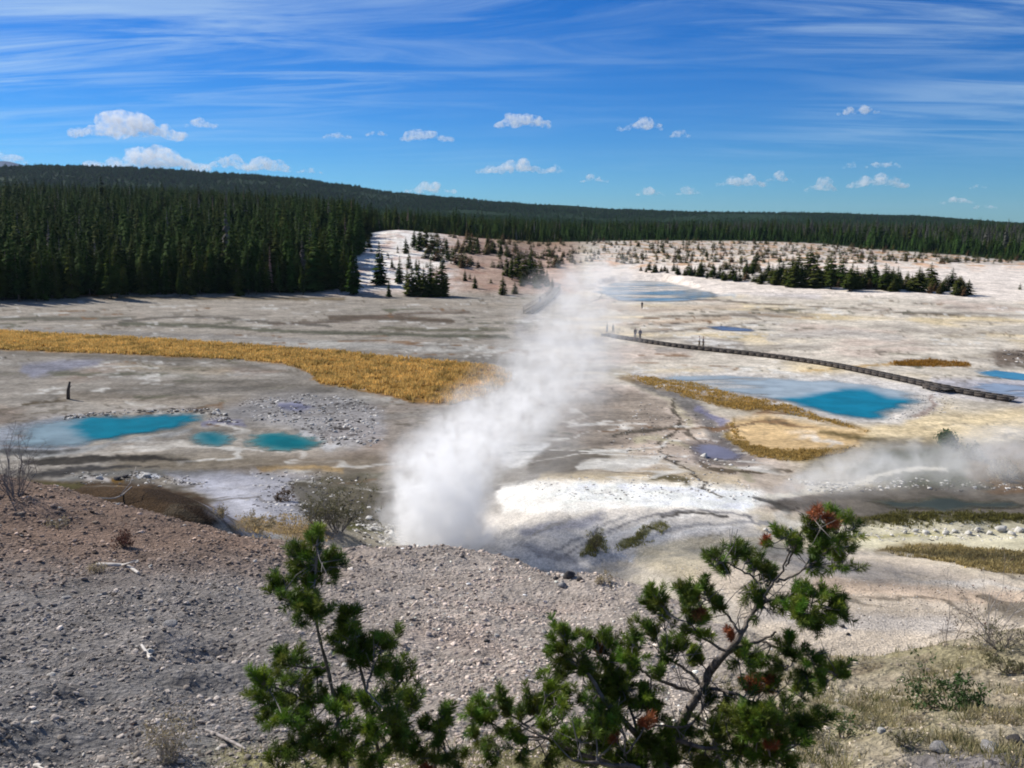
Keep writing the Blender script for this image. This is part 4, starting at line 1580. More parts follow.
def f_right(px, py, r_, x, y):
    k = sstep(660, 800, px + (py - 700) * 0.6) * sstep(640, 668, py)
    return k * sstep(-0.15, 0.35, fbm(x, y, 1.2, 3, 71)) * (r_ < 18)


pp = near_scatter(3800, f_right, 61, 5, 19)
cc = 1.5 * np.array(A(184, 172, 132))[None] * g5.uniform(.6, 1.25, (len(pp), 1))
gi_ = g5.random(len(pp)) < 0.18
cc[gi_] = np.array(A(120, 128, 78))
grass_stuff('grass', 'short dry yellowish grass covering the near right slope', pp, 0.05 + 0.09 * g5.random(len(pp)), cc, 9, 0.008, 0.05, 0.9, 62)


def f_low(px, py, r_, x, y):
    return np.maximum(sstep(728, 752, py) * sstep(190, 260, px) * sstep(490, 430, px), sstep(738, 756, py) * sstep(430, 480, px) * sstep(660, 600, px))


pp = near_scatter(1400, f_low, 63, 4.5, 9)
if len(pp):
    cc = 1.4 * np.array(A(168, 158, 120))[None] * g5.uniform(.6, 1.25, (len(pp), 1))
    grass_stuff('grass', 'thin yellow grass under the foreground pines', pp, 0.04 + 0.06 * g5.random(len(pp)), cc, 9, 0.007, 0.05, 0.9, 64)


# ------------------------------------------------------------------ rocks
def rock_mesh(seed, sub=2, flat=0.65, ang=0.25):
    import bmesh
    g = np.random.default_rng(seed)
    bm = bmesh.new()
    bmesh.ops.create_icosphere(bm, subdivisions=sub, radius=1.0)
    v = np.array([q.co[:] for q in bm.verts])
    f = np.array([[q.index for q in fc.verts] for fc in bm.faces])
    bm.free()
    # cut with random planes for a broken look
    for i in range(13):
        d = g.normal(size=3)
        d /= np.linalg.norm(d)
        c = g.uniform(0.38, 0.8)
        s = v @ d
        v -= np.outer(np.maximum(0, s - c), d)
    v += g.normal(0, 0.03 * ang * 4, v.shape) * 0.6
    v *= np.array((g.uniform(.8, 1.2), g.uniform(.65, 1.0), flat * g.uniform(.8, 1.2)))
    return v, f


M_ROCKS = {
    'grey': simple_mat('grey_rock', A(190, 186, 184), 0.92, 3.0, 0.3, 0.02, 12, attr=None),
    'pale': simple_mat('pale_sinter_rock', A(252, 248, 240), 0.92, 3.0, 0.2, 0.02, 12),
    'dark': simple_mat('dark_rock', A(100, 96, 96), 0.92, 3.0, 0.35, 0.02, 12),
    'tan': simple_mat('tan_rock', A(205, 182, 160), 0.92, 3.0, 0.3, 0.02, 12),
}
ROCK_ME = {}
NROCK = []


def rock(px, py, wpx, kind, label, group=None, near=3.0, flat=0.65, seed=None, name='rock', r1=400):
    h = on_ground(px, py, near=near, r1=r1)
    if not h:
        return None
    s = wpx * h[3] / 900 * 0.5
    sd_ = seed if seed is not None else len(NROCK) * 7 + 5
    key = (sd_ % 12, kind, round(flat, 1))
    if key not in ROCK_ME:
        v, f = rock_mesh(key[0] + 100, 2, flat)
        me = mesh_obj(name, v, f, M_ROCKS[kind])
        ROCK_ME[key] = me.data
        o = me
    else:
        o = bpy.data.objects.new(name, ROCK_ME[key])
        COL.objects.link(o)
    o.location = (h[0], h[1], h[2] + s * flat * 0.35)
    o.scale = (s, s, s)
    o.rotation_euler = (0.1, 0.1, sd_ * 1.7)
    NROCK.append(o)
    tag(o, label, 'rock', group)
    return o


# gravel: loose broken stones all over the near hill
gv = np.random.default_rng(88)
N_G = 140000
r_ = 6.0 * (34.0 / 6.0) ** (gv.random(N_G) ** 0.85)
a = gv.uniform(R(-36), R(36), N_G)
x, y = np.sin(a) * r_, np.cos(a) * r_
px, py, _ = project(x, y, base_z(x, y))
crr = np.interp(px, CR_PX, CR_R)
dens = np.where(px > 640 + (py - 600) * 0.5, 0.30, 1.0)
dens = dens * (0.22 + 0.9 * sstep(-0.25, 0.3, fbm(x, y, 1.6, 4, 91)))
dens = np.where((px > 700) & (r_ > 19), 0.03, dens)
ok = (r_ < crr + 1.0) & (gv.random(N_G) < dens)
x, y, r_, px, py = x[ok], y[ok], r_[ok], px[ok], py[ok]
n_ = len(x)
z = ground_z(x, y)
s = (0.006 + 0.0009 * r_) * np.exp(np.clip(gv.normal(0, 0.62, n_), -1.2, 1.35))
s *= np.where(px > 560, 0.8, 1.0)
zz = z + s * 0.15
gj = np.stack([np.interp(px, [0, 250, 500, 700, 1024], [c0, c1, c2, c3, c4]) for c0, c1, c2, c3, c4 in zip(*(A(*q) for q in ((162, 154, 149), (166, 157, 151), (206, 190, 180), (210, 198, 186), (186, 172, 152))))], 1)
up_ = sstep(600, 540, py + (px - 200) * 0.1) * sstep(420, 250, px)
gj = gj * (1 - up_[:, None] * 0.7) + A(158, 134, 118)[None] * up_[:, None] * 0.7
gj = 1.55 * np.array((1.02, 1.0, 0.96)) * gj * np.exp(gv.normal(0, 0.30, n_))[:, None]
dks = gv.random(n_) < 0.10
gj[dks] *= 0.4
white = gv.random(n_) < 0.03
gj[white] = A(235, 228, 218)
gj = np.clip(gj, 0.02, 0.8)
GR_X = (np.stack([x, y, zz], 1), np.stack([s, s, s * gv.uniform(.6, 1.0, n_)], 1), np.stack([gv.uniform(-.4, .4, n_), gv.uniform(-.4, .4, n_), gv.uniform(0, 6.28, n_)], 1), gv.integers(0, 4, n_), gj)
print('gravel', n_)

# ------------------------------------------------------------------ single rocks of the foreground and basin
small_protos = [
    rock(150, 622, 15, 'grey', 'squarish grey stone at the left end of the dark hollow on the gravel hill', flat=0.7, seed=3),
    rock(172, 628, 20, 'grey', 'larger grey stone beside the dark hollow on the gravel hill', flat=0.7, seed=4),
    rock(148, 652, 13, 'pale', 'pale stone below the two grey stones on the gravel hill', flat=0.6, seed=5),
    rock(68, 676, 18, 'dark', 'flat dark stone low on the left gravel hill', flat=0.4, seed=6),
]
instancer('gravel', *GR_X[:3], GR_X[3], small_protos, inst_mat('loose_gravel', 0.95, 3.0, 0.25, 0.25), GR_X[4])
tag(bpy.data.objects['gravel'], 'loose grey and pinkish gravel covering the foreground hill', 'gravel', kind='stuff')

for i, (a, b, w, kd, lb) in enumerate((
    (556, 580, 11, 'dark', 'first dark stone at the left end of the stone heap on the hill crest'),
    (563, 575, 9, 'pale', 'small pale stone lying on top of the stone heap on the crest'),
    (569, 581, 17, 'dark', 'big dark boulder in the middle of the stone heap on the crest'),
    (580, 584, 14, 'dark', 'dark boulder at the right end of the stone heap on the crest'),
    (574, 578, 12, 'grey', 'grey stone behind the big dark boulder of the heap'),
    (562, 588, 13, 'grey', 'grey stone in front of the big dark boulder of the heap'),
    (548, 574, 8, 'pale', 'pale stone just left of the heap on the crest'),
    (462, 557, 7, 'dark', 'small dark stone on the pale upper gravel slope, right of the vent'),
    (486, 640, 8, 'dark', 'dark flat stone halfway down the pale gravel slope'),
    (496, 636, 9, 'pale', 'pale stone beside the dark flat stone halfway down the slope'),
    (412, 598, 8, 'grey', 'upright grey stone on the gravel above the left pine'),
    (126, 541, 9, 'dark', 'dark reddish lump on the brown upper left hill'),
    (96, 524, 8, 'tan', 'tan stone near the top of the brown upper left hill'),
    (20, 514, 9, 'tan', 'tan stone on the brown hill at the far left'),
    (52, 522, 8, 'pale', 'pale stone on the brown hill near its left crest'),
    (118, 506, 9, 'pale', 'pale flat stone on the crest of the brown hill'),
    (66, 600, 12, 'grey', 'grey stone on the left gravel slope'),
    (118, 605, 10, 'tan', 'brownish stone left of the dark hollow'),
    (240, 600, 8, 'grey', 'small grey stone up the gravel from the left pine'),
    (118, 480, 9, 'dark', 'black rock on the dark ground at the foot of the left pools'),
    (125, 478, 8, 'dark', 'second black rock touching the black rock below the left pools'),
    (100, 479, 9, 'pale', 'white crusted rock left of the black rocks below the left pools'),
    (146, 477, 10, 'pale', 'white crusted rock right of the black rocks below the left pools'),
    (704, 455, 14, 'pale', 'bright white sinter block standing in the lilac pool'),
    (716, 458, 7, 'pale', 'small white lump right of the white block in the lilac pool'),
    (370, 519, 13, 'pale', 'white rock slab tilted beside the steam vent'),
    (378, 512, 8, 'grey', 'grey rock just above the white slab at the vent'),
    (392, 536, 14, 'pale', 'pale crusted boulder at the left lip of the steam vent'),
    (842, 626, 7, 'dark', 'dark chip of rock on the pale fan, upper one'),
    (848, 634, 6, 'dark', 'dark chip of rock on the pale fan, lower one'),
    (870, 600, 5, 'dark', 'small dark stone in the middle of the pale fan'),
    (990, 758, 30, 'grey', 'grey rock slab in the bottom right corner'),
    (940, 764, 24, 'grey', 'grey rock slab left of the corner slab at bottom right'),
    (1015, 748, 20, 'dark', 'dark rock at the right edge near the bottom corner'),
    (880, 750, 12, 'pale', 'pale stone in the dry grass near the bottom right'),
    (790, 760, 13, 'grey', 'grey stone in the grass under the right pine'),
)):
    rock(a, b, w, kd, lb, seed=i, near=(30 if b < 540 and not (a < 130 and b > 500) else 3.0), flat=0.55 if kd != 'dark' else 0.7)
for i, (a, b, w) in enumerate(((766, 531, 9), (776, 533, 7), (790, 529, 6), (905, 533, 8), (915, 531, 7), (926, 533, 10), (935, 531, 8), (946, 534, 9), (955, 532, 7), (968, 534, 9),
                               (978, 531, 8), (990, 533, 8), (1001, 530, 14), (1012, 534, 9), (1020, 531, 10), (892, 536, 6), (860, 534, 6))):
    rock(a, b, w, 'pale', 'white rock in the row of white rocks along the crest behind the pale slope', 'white rocks along the crest at right', near=34, seed=i * 5, flat=0.75)
for i, (a, b, w) in enumerate(((262, 420, 5), (274, 416, 6), (290, 422, 5), (300, 412, 5), (312, 425, 6), (330, 420, 7), (345, 414, 5), (336, 432, 6), (352, 430, 7), (360, 420, 5), (322, 408, 5), (218, 411, 6), (226, 416, 5))):
    rock(a, b, w, 'dark' if i % 3 == 0 else 'pale', 'small %s rock in the rubble between the left pools and the steam' % ('dark' if i % 3 == 0 else 'white'),
         'dark rubble by the left pools' if i % 3 == 0 else 'white rubble by the left pools', near=50, seed=i * 3)
for i, (a, b, w) in enumerate(((846, 488, 5), (862, 492, 5), (880, 488, 6), (900, 486, 5), (930, 490, 6), (960, 492, 5), (975, 488, 5))):
    rock(a, b, w, 'dark' if i % 2 else 'pale', 'little %s rock on the rim of the dark pond' % ('dark' if i % 2 else 'pale'),
         'dark rocks by the dark pond' if i % 2 else 'pale rocks by the dark pond', near=40, seed=i * 3 + 1)

# broken crust and rubble, far too many bits to count
rg = np.random.default_rng(99)
rp_, rs_, rc_ = [], [], []
for poly, n, smin, smax, dk in (
    ([(240, 400), (300, 394), (360, 398), (384, 412), (384, 446), (330, 448), (290, 426), (240, 418)], 900, .08, .30, .4),
    ([(60, 416), (120, 411), (205, 408), (232, 414), (236, 424), (210, 424), (205, 412), (120, 414), (60, 420)], 420, .08, .32, .45),
    ([(250, 470), (330, 470), (372, 480), (372, 520), (310, 524), (250, 510)], 500, .05, .22, .5),
    ([(500, 484), (600, 478), (740, 480), (770, 500), (700, 500), (560, 500)], 500, .04, .16, .1),
    ([(640, 400), (720, 420), (760, 470), (720, 490), (650, 470), (600, 440)], 500, .05, .2, .4),
    ([(790, 480), (900, 478), (1040, 484), (1040, 492), (900, 490), (800, 492)], 500, .05, .22, .5),
    ([(770, 526), (900, 526), (1050, 524), (1050, 540), (900, 540), (780, 538)], 900, .03, .14, .12),
    ([(345, 520), (400, 524), (410, 548), (360, 548)], 260, .05, .22, .3),
    ([(60, 472), (160, 472), (210, 480), (200, 486), (80, 484)], 300, .05, .2, .4),
    ([(640, 575), (720, 560), (820, 575), (1000, 575), (1040, 640), (860, 640), (760, 625)], 900, .02, .07, .5),
    ([(1000, 350), (1060, 348), (1060, 364), (1000, 364)], 200, .1, .35, .7),
    ([(900, 392), (950, 394), (960, 410), (910, 420), (880, 424)], 260, .06, .2, .4),
):
    q_ = scatter_px(poly, n, 33, 260, n + 1)
    rp_.append(q_)
    rs_.append(np.exp(rg.uniform(math.log(smin), math.log(smax), len(q_))))
    c_ = np.where(rg.random(len(q_))[:, None] < dk, A(110, 104, 100)[None], A(238, 232, 224)[None] * 1.3) * rg.uniform(.7, 1.2, (len(q_), 1))
    rc_.append(c_)
rp_, rs_, rc_ = np.concatenate(rp_), np.concatenate(rs_), np.concatenate(rc_)
n_ = len(rp_)
rub = instancer('rubble', rp_, np.stack([rs_, rs_, rs_ * .6], 1), np.stack([rg.uniform(-.3, .3, n_), rg.uniform(-.3, .3, n_), rg.uniform(0, 6.28, n_)], 1), rg.integers(0, 4, n_), small_protos, inst_mat('broken_crust', 0.95, 3.0, 0.25, 0.25), rc_)
tag(rub, 'scattered bits of broken white and dark crust around the pools and banks', 'rubble', kind='stuff')

# ------------------------------------------------------------------ fallen sticks and a leaning stump
def stick(pts, rads, name, label, cat='stick', mat=None, lift=0.03, near=3.0):
    b = MB()
    W_ = []
    for (a, c) in pts:
        h = on_ground(a, c, near=near)
        W_.append((h[0], h[1], h[2] + lift))
    W_ = chaikin(np.array(W_), 2, False)
    b.tube(W_, np.interp(np.linspace(0, 1, len(W_)), np.linspace(0, 1, len(rads)), rads), 6)
    mid = W_[len(W_) // 2]
    # a side twig
    d = W_[-1] - W_[0]
    b.tube([mid, mid + d * 0.12 + np.array((0.1, -.1, .12)) * np.linalg.norm(d) * .5, mid + d * .3 + np.array((0.1, -.1, .2)) * np.linalg.norm(d) * .6], [rads[-1], rads[-1] * .8, rads[-1] * .4], 5)
    o = b.build(name, mat or M_GREYBARK, smooth=True)
    tag(o, label, cat)
    return o


M_PALEWOOD = simple_mat('bleached_wood', (0.55, 0.51, 0.46), 0.85, 8.0, 0.2, spec=0.1)
stick([(97, 565), (112, 569), (128, 570), (139, 578)], [0.04, 0.045, 0.04, 0.03], 'stick', 'bleached white stick lying on the brown left hill', mat=M_PALEWOOD, lift=0.04)
stick([(206, 727), (225, 738), (246, 752)], [0.015, 0.018, 0.010], 'stick', 'thin grey stick on the gravel left of the left pine')
stick([(34, 756), (38, 762), (44, 770)], [0.02, 0.02, 0.015], 'stick', 'short pale stick in the bottom left corner', mat=M_PALEWOOD)
stick([(92, 516), (118, 500), (132, 488)], [0.02, 0.03, 0.02], 'branch', 'dead branch slanting over the crest of the brown mound', cat='branch', near=30)
stick([(142, 648), (148, 656), (150, 662)], [0.02, 0.025, 0.02], 'stick', 'stubby pale stick under the pale stone on the gravel', mat=M_PALEWOOD)
stick([(608, 295), (600, 299), (590, 302)], [0.1, 0.1, 0.1], 'log', 'grey log on the shore of the distant pool', cat='log', near=100)
h = on_ground(68, 399, near=60)
b = MB()
ph = 16 * h[3] / 900
b.tube([(h[0], h[1], h[2] - .2), (h[0] + .1, h[1], h[2] + ph * .5), (h[0] + .32, h[1] + .05, h[2] + ph)], [0.2, 0.17, 0.1], 7)
b.tube([(h[0] + .12, h[1], h[2] + ph * .6), (h[0] + .55, h[1], h[2] + ph * .8)], [0.06, 0.02], 5)
tag(b.build('stump', M_BARK), 'dark leaning tree stump standing on the grey flat above the left pool', 'stump')

# ------------------------------------------------------------------ boardwalks
M_DECK = simple_mat('weathered_deck_boards', (0.10, 0.085, 0.07), 0.9, 2.0, 0.35, 0.01, 20)
M_BEAM = simple_mat('dark_timber', (0.07, 0.058, 0.05), 0.9, 3.0, 0.3)


def boardwalk(path, width, height, label, near, rail=None):
    W_ = np.array([on_ground(a, b, near=near)[:2] for a, b in path])
    W_ = chaikin(W_, 2, False)
    seg = np.linalg.norm(np.diff(W_, axis=0), axis=1)
    s = np.concatenate([[0], np.cumsum(seg)])
    zf = lambda q: np.interp(q, s, gzs)
    gzs = base_z(W_[:, 0], W_[:, 1]) + height
    n = int(s[-1] / 0.30)
    q = np.linspace(0, s[-1], n)
    cx_, cy_ = np.interp(q, s, W_[:, 0]), np.interp(q, s, W_[:, 1])
    tx, ty = np.gradient(cx_), np.gradient(cy_)
    root = empty('boardwalk', (cx_[n // 2], cy_[n // 2], float(zf(q[n // 2])) - height))
    ox, oy, oz = root.location
    deck, beam, rl = MB(), MB(), MB()
    pm = None
    ang = np.arctan2(ty, tx)
    for i in range(n):
        deck.box((cx_[i] - ox, cy_[i] - oy, zf(q[i]) - oz), (0.27, width, 0.05), ang[i])
    nx_, ny_ = -np.sin(ang), np.cos(ang)
    for sd_ in (-1, 1):
        for i in range(0, n - 4, 4):
            L_e = math.hypot(cx_[i + 4] - cx_[i], cy_[i + 4] - cy_[i])
            a_ = math.atan2(cy_[i + 4] - cy_[i], cx_[i + 4] - cx_[i])
            mx_, my_ = (cx_[i] + cx_[i + 4]) / 2 + nx_[i] * sd_ * (width / 2 - .04), (cy_[i] + cy_[i + 4]) / 2 + ny_[i] * sd_ * (width / 2 - .04)
            beam.box((mx_ - ox, my_ - oy, zf(q[i + 2]) - oz - .16), (L_e + .02, 0.10, 0.26), a_)
            rl.box((mx_ - ox, my_ - oy, zf(q[i + 2]) - oz + .075), (L_e + .02, 0.12, 0.09), a_)
        for i in range(0, n, 11):
            mx_, my_ = cx_[i] + nx_[i] * sd_ * (width / 2 - .12), cy_[i] + ny_[i] * sd_ * (width / 2 - .12)
            if pm is None:
                b_ = MB()
                b_.box((0, 0, 0), (0.16, 0.16, height + .3))
                po = b_.build('support_post', M_BEAM, root)
                pm = po.data
            else:
                po = bpy.data.objects.new('support_post', pm)
                COL.objects.link(po)
                po.parent = root
            po.location = (mx_ - ox, my_ - oy, zf(q[i]) - oz - height / 2 - .2)
            po.rotation_euler = (0, 0, ang[i])
    deck.build('deck', M_DECK, root)
    beam.build('side_beam', M_BEAM, root)
    rl.build('kerb_rail', M_BEAM, root)
    if rail:
        rb, rpm = MB(), None
        for i in range(int(n * rail[0]), int(n * rail[1]), 8):
            for sd_ in rail[2]:
                mx_, my_ = cx_[i] + nx_[i] * sd_ * (width / 2), cy_[i] + ny_[i] * sd_ * (width / 2)
                if rpm is None:
                    b_ = MB()
                    b_.box((0, 0, 0), (.09, .09, 1.1))
                    po = b_.build('rail_post', M_BEAM, root)
                    rpm = po.data
                else:
                    po = bpy.data.objects.new('rail_post', rpm)
                    COL.objects.link(po)
                    po.parent = root
                po.location = (mx_ - ox, my_ - oy, zf(q[i]) - oz + .55)
                j = min(i + 8, n - 1)
                m2, n2 = cx_[j] + nx_[j] * sd_ * (width / 2), cy_[j] + ny_[j] * sd_ * (width / 2)
                for hz in (.6, 1.08):
                    rb.tube([(mx_ - ox, my_ - oy, zf(q[i]) - oz + hz), (m2 - ox, n2 - oy, zf(q[j]) - oz + hz)], 0.03, 4)
        rb.build('handrail', M_BEAM, root)
    tag(root, label, 'boardwalk')
    return root


boardwalk([(604, 336), (627, 340), (660, 345), (700, 350), (760, 356), (820, 364), (870, 374), (915, 384), (960, 393), (1014, 402)], 1.2, 0.38,
          'long dark timber boardwalk curving across the white flat beside the blue pool', 70)
boardwalk([(928, 388), (938, 391), (948, 393)], 1.4, 0.4, 'short side platform stepping down from the long boardwalk near the blue pool', 70)
boardwalk([(528, 314), (540, 306), (550, 298), (557, 289)], 2.0, 0.5, 'railed boardwalk curving round the end of the pink mound, half behind the steam', 120, (0.0, 1.0, (-1, 1)))

# ------------------------------------------------------------------ people
M_SKIN = simple_mat('skin', (0.50, 0.30, 0.22), 0.6, 5, 0.1)
M_HAIR = simple_mat('dark_hair', (0.05, 0.035, 0.025), 0.8, 5, 0.2)
CLOTH = {'navy': (0.02, 0.03, 0.08), 'black': (0.02, 0.02, 0.022), 'red': (0.35, 0.04, 0.03), 'white': (0.65, 0.63, 0.6), 'khaki': (0.25, 0.2, 0.13), 'denim': (0.06, 0.09, 0.17), 'teal': (0.03, 0.16, 0.2), 'grey': (0.2, 0.2, 0.21)}
M_CLOTH = {k: simple_mat('cloth_' + k, v, 0.9, 12, 0.15) for k, v in CLOTH.items()}


def skin_mesh(name, verts, edges, radii, mat, parent, sub=1):
    me = bpy.data.meshes.new(name + '_src')
    me.from_pydata(verts, edges, [])
    o = bpy.data.objects.new(name, me)
    COL.objects.link(o)
    md = o.modifiers.new('skin', 'SKIN')
    md.use_smooth_shade = True
    for v, r_ in zip(me.skin_vertices[0].data, radii):
        v.radius = (r_, r_) if not isinstance(r_, tuple) else r_
    me.skin_vertices[0].data[0].use_root = True
    ms = o.modifiers.new('sub', 'SUBSURF')
    ms.levels = ms.render_levels = sub
    dg = bpy.context.evaluated_depsgraph_get()
    nm = bpy.data.meshes.new_from_object(o.evaluated_get(dg))
    o.modifiers.clear()
    o.data = nm
    nm.name = name
    bpy.data.meshes.remove(me)
    nm.materials.clear()
    nm.materials.append(mat)
    o.parent = parent
    return o


def person(px, py, top, legs, face, step, label, near=100, lift=0.6, arm=0.0):
    h = on_ground(px, py, near=near)
    root = empty('person', (h[0], h[1], h[2] + lift), face)
    s = step
    V = [(0, 0, .95), (0, 0, 1.15), (0, 0, 1.38), (0, 0, 1.50), (0, -.01, 1.60), (0, 0, 1.74),          # 0-5 spine and head
         (.17, 0, 1.41), (.22, .02 + s * .3, 1.14), (.22, -.06 - arm, .92 + arm * 1.2), (.22, -.09 - arm, .84 + arm * 1.3),
         (-.17, 0, 1.41), (-.22, .02 - s * .3, 1.14), (-.22, -.06, .92), (-.22, -.08, .84),
         (.09, 0, .90), (.10, -s * .5, .50), (.10, -s * .6 + .05, .09), (.10, -s * .6 - .12, .03),
         (-.09, 0, .90), (-.10, s * .35, .50), (-.10, s * .7 + .05, .09), (-.10, s * .7 - .10, .03)]
    E = [(0, 1), (1, 2), (2, 3), (3, 4), (4, 5), (2, 6), (6, 7), (7, 8), (8, 9), (2, 10), (10, 11), (11, 12), (12, 13),
         (0, 14), (14, 15), (15, 16), (16, 17), (0, 18), (18, 19), (19, 20), (20, 21)]
    Rr = [(.15, .10), (.13, .095), (.15, .10), .055, .085, .075, .06, .045, .033, .035, .06, .045, .033, .035, .085, .06, .042, .035, .085, .06, .042, .035]
    skin_mesh('body', V, E, Rr, M_SKIN, root)
    e2 = [(0, 1), (1, 2), (1, 3), (3, 4), (4, 5), (1, 6), (6, 7), (7, 8)]
    v2 = [V[0], V[1], V[2], V[6], V[7], V[8], V[10], V[11], V[12]]
    v2 = [V[0], V[2], (0, 0, 1.45), V[6], V[7], V[8], V[10], V[11], V[12]]
    skin_mesh('jacket', v2, e2, [(.175, .125), (.175, .12), .07, .08, .062, .05, .08, .062, .05], M_CLOTH[top], root)
    v3 = [V[0], V[14], V[15], (V[16][0], V[16][1], .14), V[18], V[19], (V[20][0], V[20][1], .14)]
    skin_mesh('trousers', v3, [(0, 1), (1, 2), (2, 3), (0, 4), (4, 5), (5, 6)], [(.165, .12), .105, .08, .065, .105, .08, .065], M_CLOTH[legs], root)
    skin_mesh('hair', [(0, .02, 1.64), (0, .01, 1.76)], [(0, 1)], [.09, .075], M_HAIR, root)
    tag(root, label, 'person')
    return root


person(613, 336, 'navy', 'black', 1.2, 0.25, 'person in a navy jacket walking at the left end of the long boardwalk', lift=0.40)
person(607, 335, 'grey', 'denim', 1.4, 0.12, 'person in a grey top behind the navy jacket, near the steam', lift=0.40)
person(635, 341, 'black', 'denim', 0.3, 0.10, 'person in a black jacket, left of the pair on the boardwalk', lift=0.40)
person(640, 342, 'navy', 'black', -0.4, 0.10, 'person in dark blue clothes, right of the pair on the boardwalk', lift=0.40)
person(699, 350, 'white', 'khaki', 1.5, 0.2, 'person in a white top walking on the boardwalk right of the pair', lift=0.40)
person(703, 350.5, 'grey', 'khaki', 1.5, 0.2, 'person in a pale grey top just right of the white top', lift=0.40)
person(642, 309, 'black', 'black', 0.2, 0.1, 'tiny dark clothed person standing on the flat by the distant pool', near=150, lift=0)
person(540, 305, 'black', 'denim', 0.8, 0.15, 'person in black on the railed boardwalk beside the steam', near=120, lift=0.52)
person(547, 300, 'navy', 'black', 0.8, 0.2, 'person in dark blue further along the railed boardwalk', near=120, lift=0.52)

# ------------------------------------------------------------------ shrubs
M_TWIG_PALE = simple_mat('pale_dead_twigs', (0.40, 0.36, 0.32), 0.9, 8, 0.2, spec=0.1)
M_TWIG_GREY = simple_mat('grey_twigs', (0.20, 0.18, 0.17), 0.9, 8, 0.2, spec=0.1)
M_TWIG_BROWN = simple_mat('brown_twigs', (0.13, 0.095, 0.07), 0.9, 8, 0.2, spec=0.1)
M_LEAF = {k: simple_mat('leaf_' + k, c, 0.7, 9, 0.35, spec=0.2, trans=0.25) for k, c in
          {'green': (0.055, 0.10, 0.028), 'olive': (0.15, 0.14, 0.07), 'tan': (0.34, 0.28, 0.17), 'brown': (0.12, 0.08, 0.05), 'reddish': (0.14, 0.07, 0.05)}.items()}


def shrub(px, py, wpx, hpx, twig, leaf, n_stem, label, seed, near=3.0, levels=3, leaf_n=0, leaf_s=0.02, tr=0.006, upright=0.6, name='shrub', z_off=0, thick=1.0):
    h = on_ground(px, py, near=near)
    sc_ = h[3] / 900
    Hh, Ww = hpx * sc_, wpx * sc_ * .5
    root = empty(name, (h[0], h[1], h[2] - 0.02 + z_off))
    g = np.random.default_rng(seed)
    st, lf = MB(), []

    def grow(p, d, L, r_, lev):
        pts = [p]
        for i in range(3):
            d = d + g.normal(0, .16, 3)
            d = d / np.linalg.norm(d)
            pts.append(pts[-1] + d * L / 3)
        st.tube(pts, np.linspace(r_, r_ * .6, 4), 4 if lev else 5, cap=False)
        if lev < levels:
            for i in range(g.integers(2, 4)):
                q = pts[g.integers(1, 4)]
                dd = d + g.normal(0, .55, 3) * np.array((1, 1, .6))
                dd /= np.linalg.norm(dd)
                grow(q, dd, L * g.uniform(.45, .75), r_ * .6, lev + 1)
        if lev >= levels - 1:
            lf.extend(pts[1:])
    for i in range(n_stem):
        a = g.uniform(0, 6.283)
        rr_ = g.uniform(0.2, 1)
        tgt = np.array((math.cos(a) * Ww * rr_, math.sin(a) * Ww * rr_, Hh * g.uniform(.55, 1.0)))
        d = tgt / np.linalg.norm(tgt)
        grow(np.array((math.cos(a) * Ww * .12, math.sin(a) * Ww * .12, 0)), d, np.linalg.norm(tgt) * .62, tr, 0)
    st.build('stems', twig, root)
    if leaf_n and lf:
        P_ = np.array(lf)
        ii = g.integers(0, len(P_), leaf_n)
        c = P_[ii] + g.normal(0, leaf_s * 1.2, (leaf_n, 3))
        u = g.normal(size=(leaf_n, 3))
        u /= np.linalg.norm(u, axis=1)[:, None]
        v = np.cross(u, g.normal(size=(leaf_n, 3)))
        v /= np.linalg.norm(v, axis=1)[:, None]
        s_ = leaf_s * g.uniform(.6, 1.4, (leaf_n, 1))
        V = np.stack([c - u * s_, c + v * s_ * .45, c + u * s_, c - v * s_ * .45], 1).reshape(-1, 3)
        b_ = np.arange(leaf_n) * 4
        mesh_obj('leaves', V, np.stack([b_, b_ + 1, b_ + 2, b_ + 3], 1), leaf, root)
    tag(root, label, 'shrub')
    return root


shrub(14, 492, 64, 56, M_TWIG_GREY, None, 16, 'leafless grey bush on the left edge in front of the blue pool', 1, levels=4, tr=0.014)
shrub(338, 532, 72, 46, M_TWIG_GREY, M_LEAF['olive'], 22, 'grey olive bush on the bank left of the steam vent', 2, near=34, leaf_n=2600, leaf_s=0.06, tr=0.02)
shrub(318, 528, 40, 26, M_TWIG_GREY, M_LEAF['olive'], 12, 'low olive bush left of the grey olive bush by the vent', 3, near=34, leaf_n=1100, leaf_s=0.05, tr=0.016)
shrub(284, 500, 32, 13, M_TWIG_BROWN, M_LEAF['brown'], 10, 'low dark bush on the pale blue bank', 31, near=36, leaf_n=700, leaf_s=0.06, tr=0.016)
shrub(256, 530, 40, 14, M_TWIG_BROWN, M_LEAF['tan'], 10, 'tan tuft bush where the pale bank meets the hill crest', 32, near=32, leaf_n=800, leaf_s=0.05, tr=0.012)
shrub(222, 518, 16, 14, M_TWIG_BROWN, M_LEAF['tan'], 8, 'small tan bush at the right end of the brown mound', 33, near=30, leaf_n=400, leaf_s=0.04, tr=0.012)
shrub(984, 648, 64, 112, M_TWIG_PALE, M_LEAF['reddish'], 7, 'tall bare pale shrub with sparse twigs on the right slope', 4, levels=4, leaf_n=90, leaf_s=0.018, tr=0.0065)
shrub(948, 652, 60, 80, M_TWIG_GREY, M_LEAF['brown'], 5, 'thin leafless dark twigs left of the tall bare shrub', 5, levels=3, leaf_n=90, leaf_s=0.018, tr=0.0045)
shrub(1000, 648, 60, 34, M_TWIG_GREY, M_LEAF['olive'], 14, 'dense low grey tangle at the foot of the tall bare shrub', 6, levels=3, leaf_n=500, leaf_s=0.018, tr=0.006)
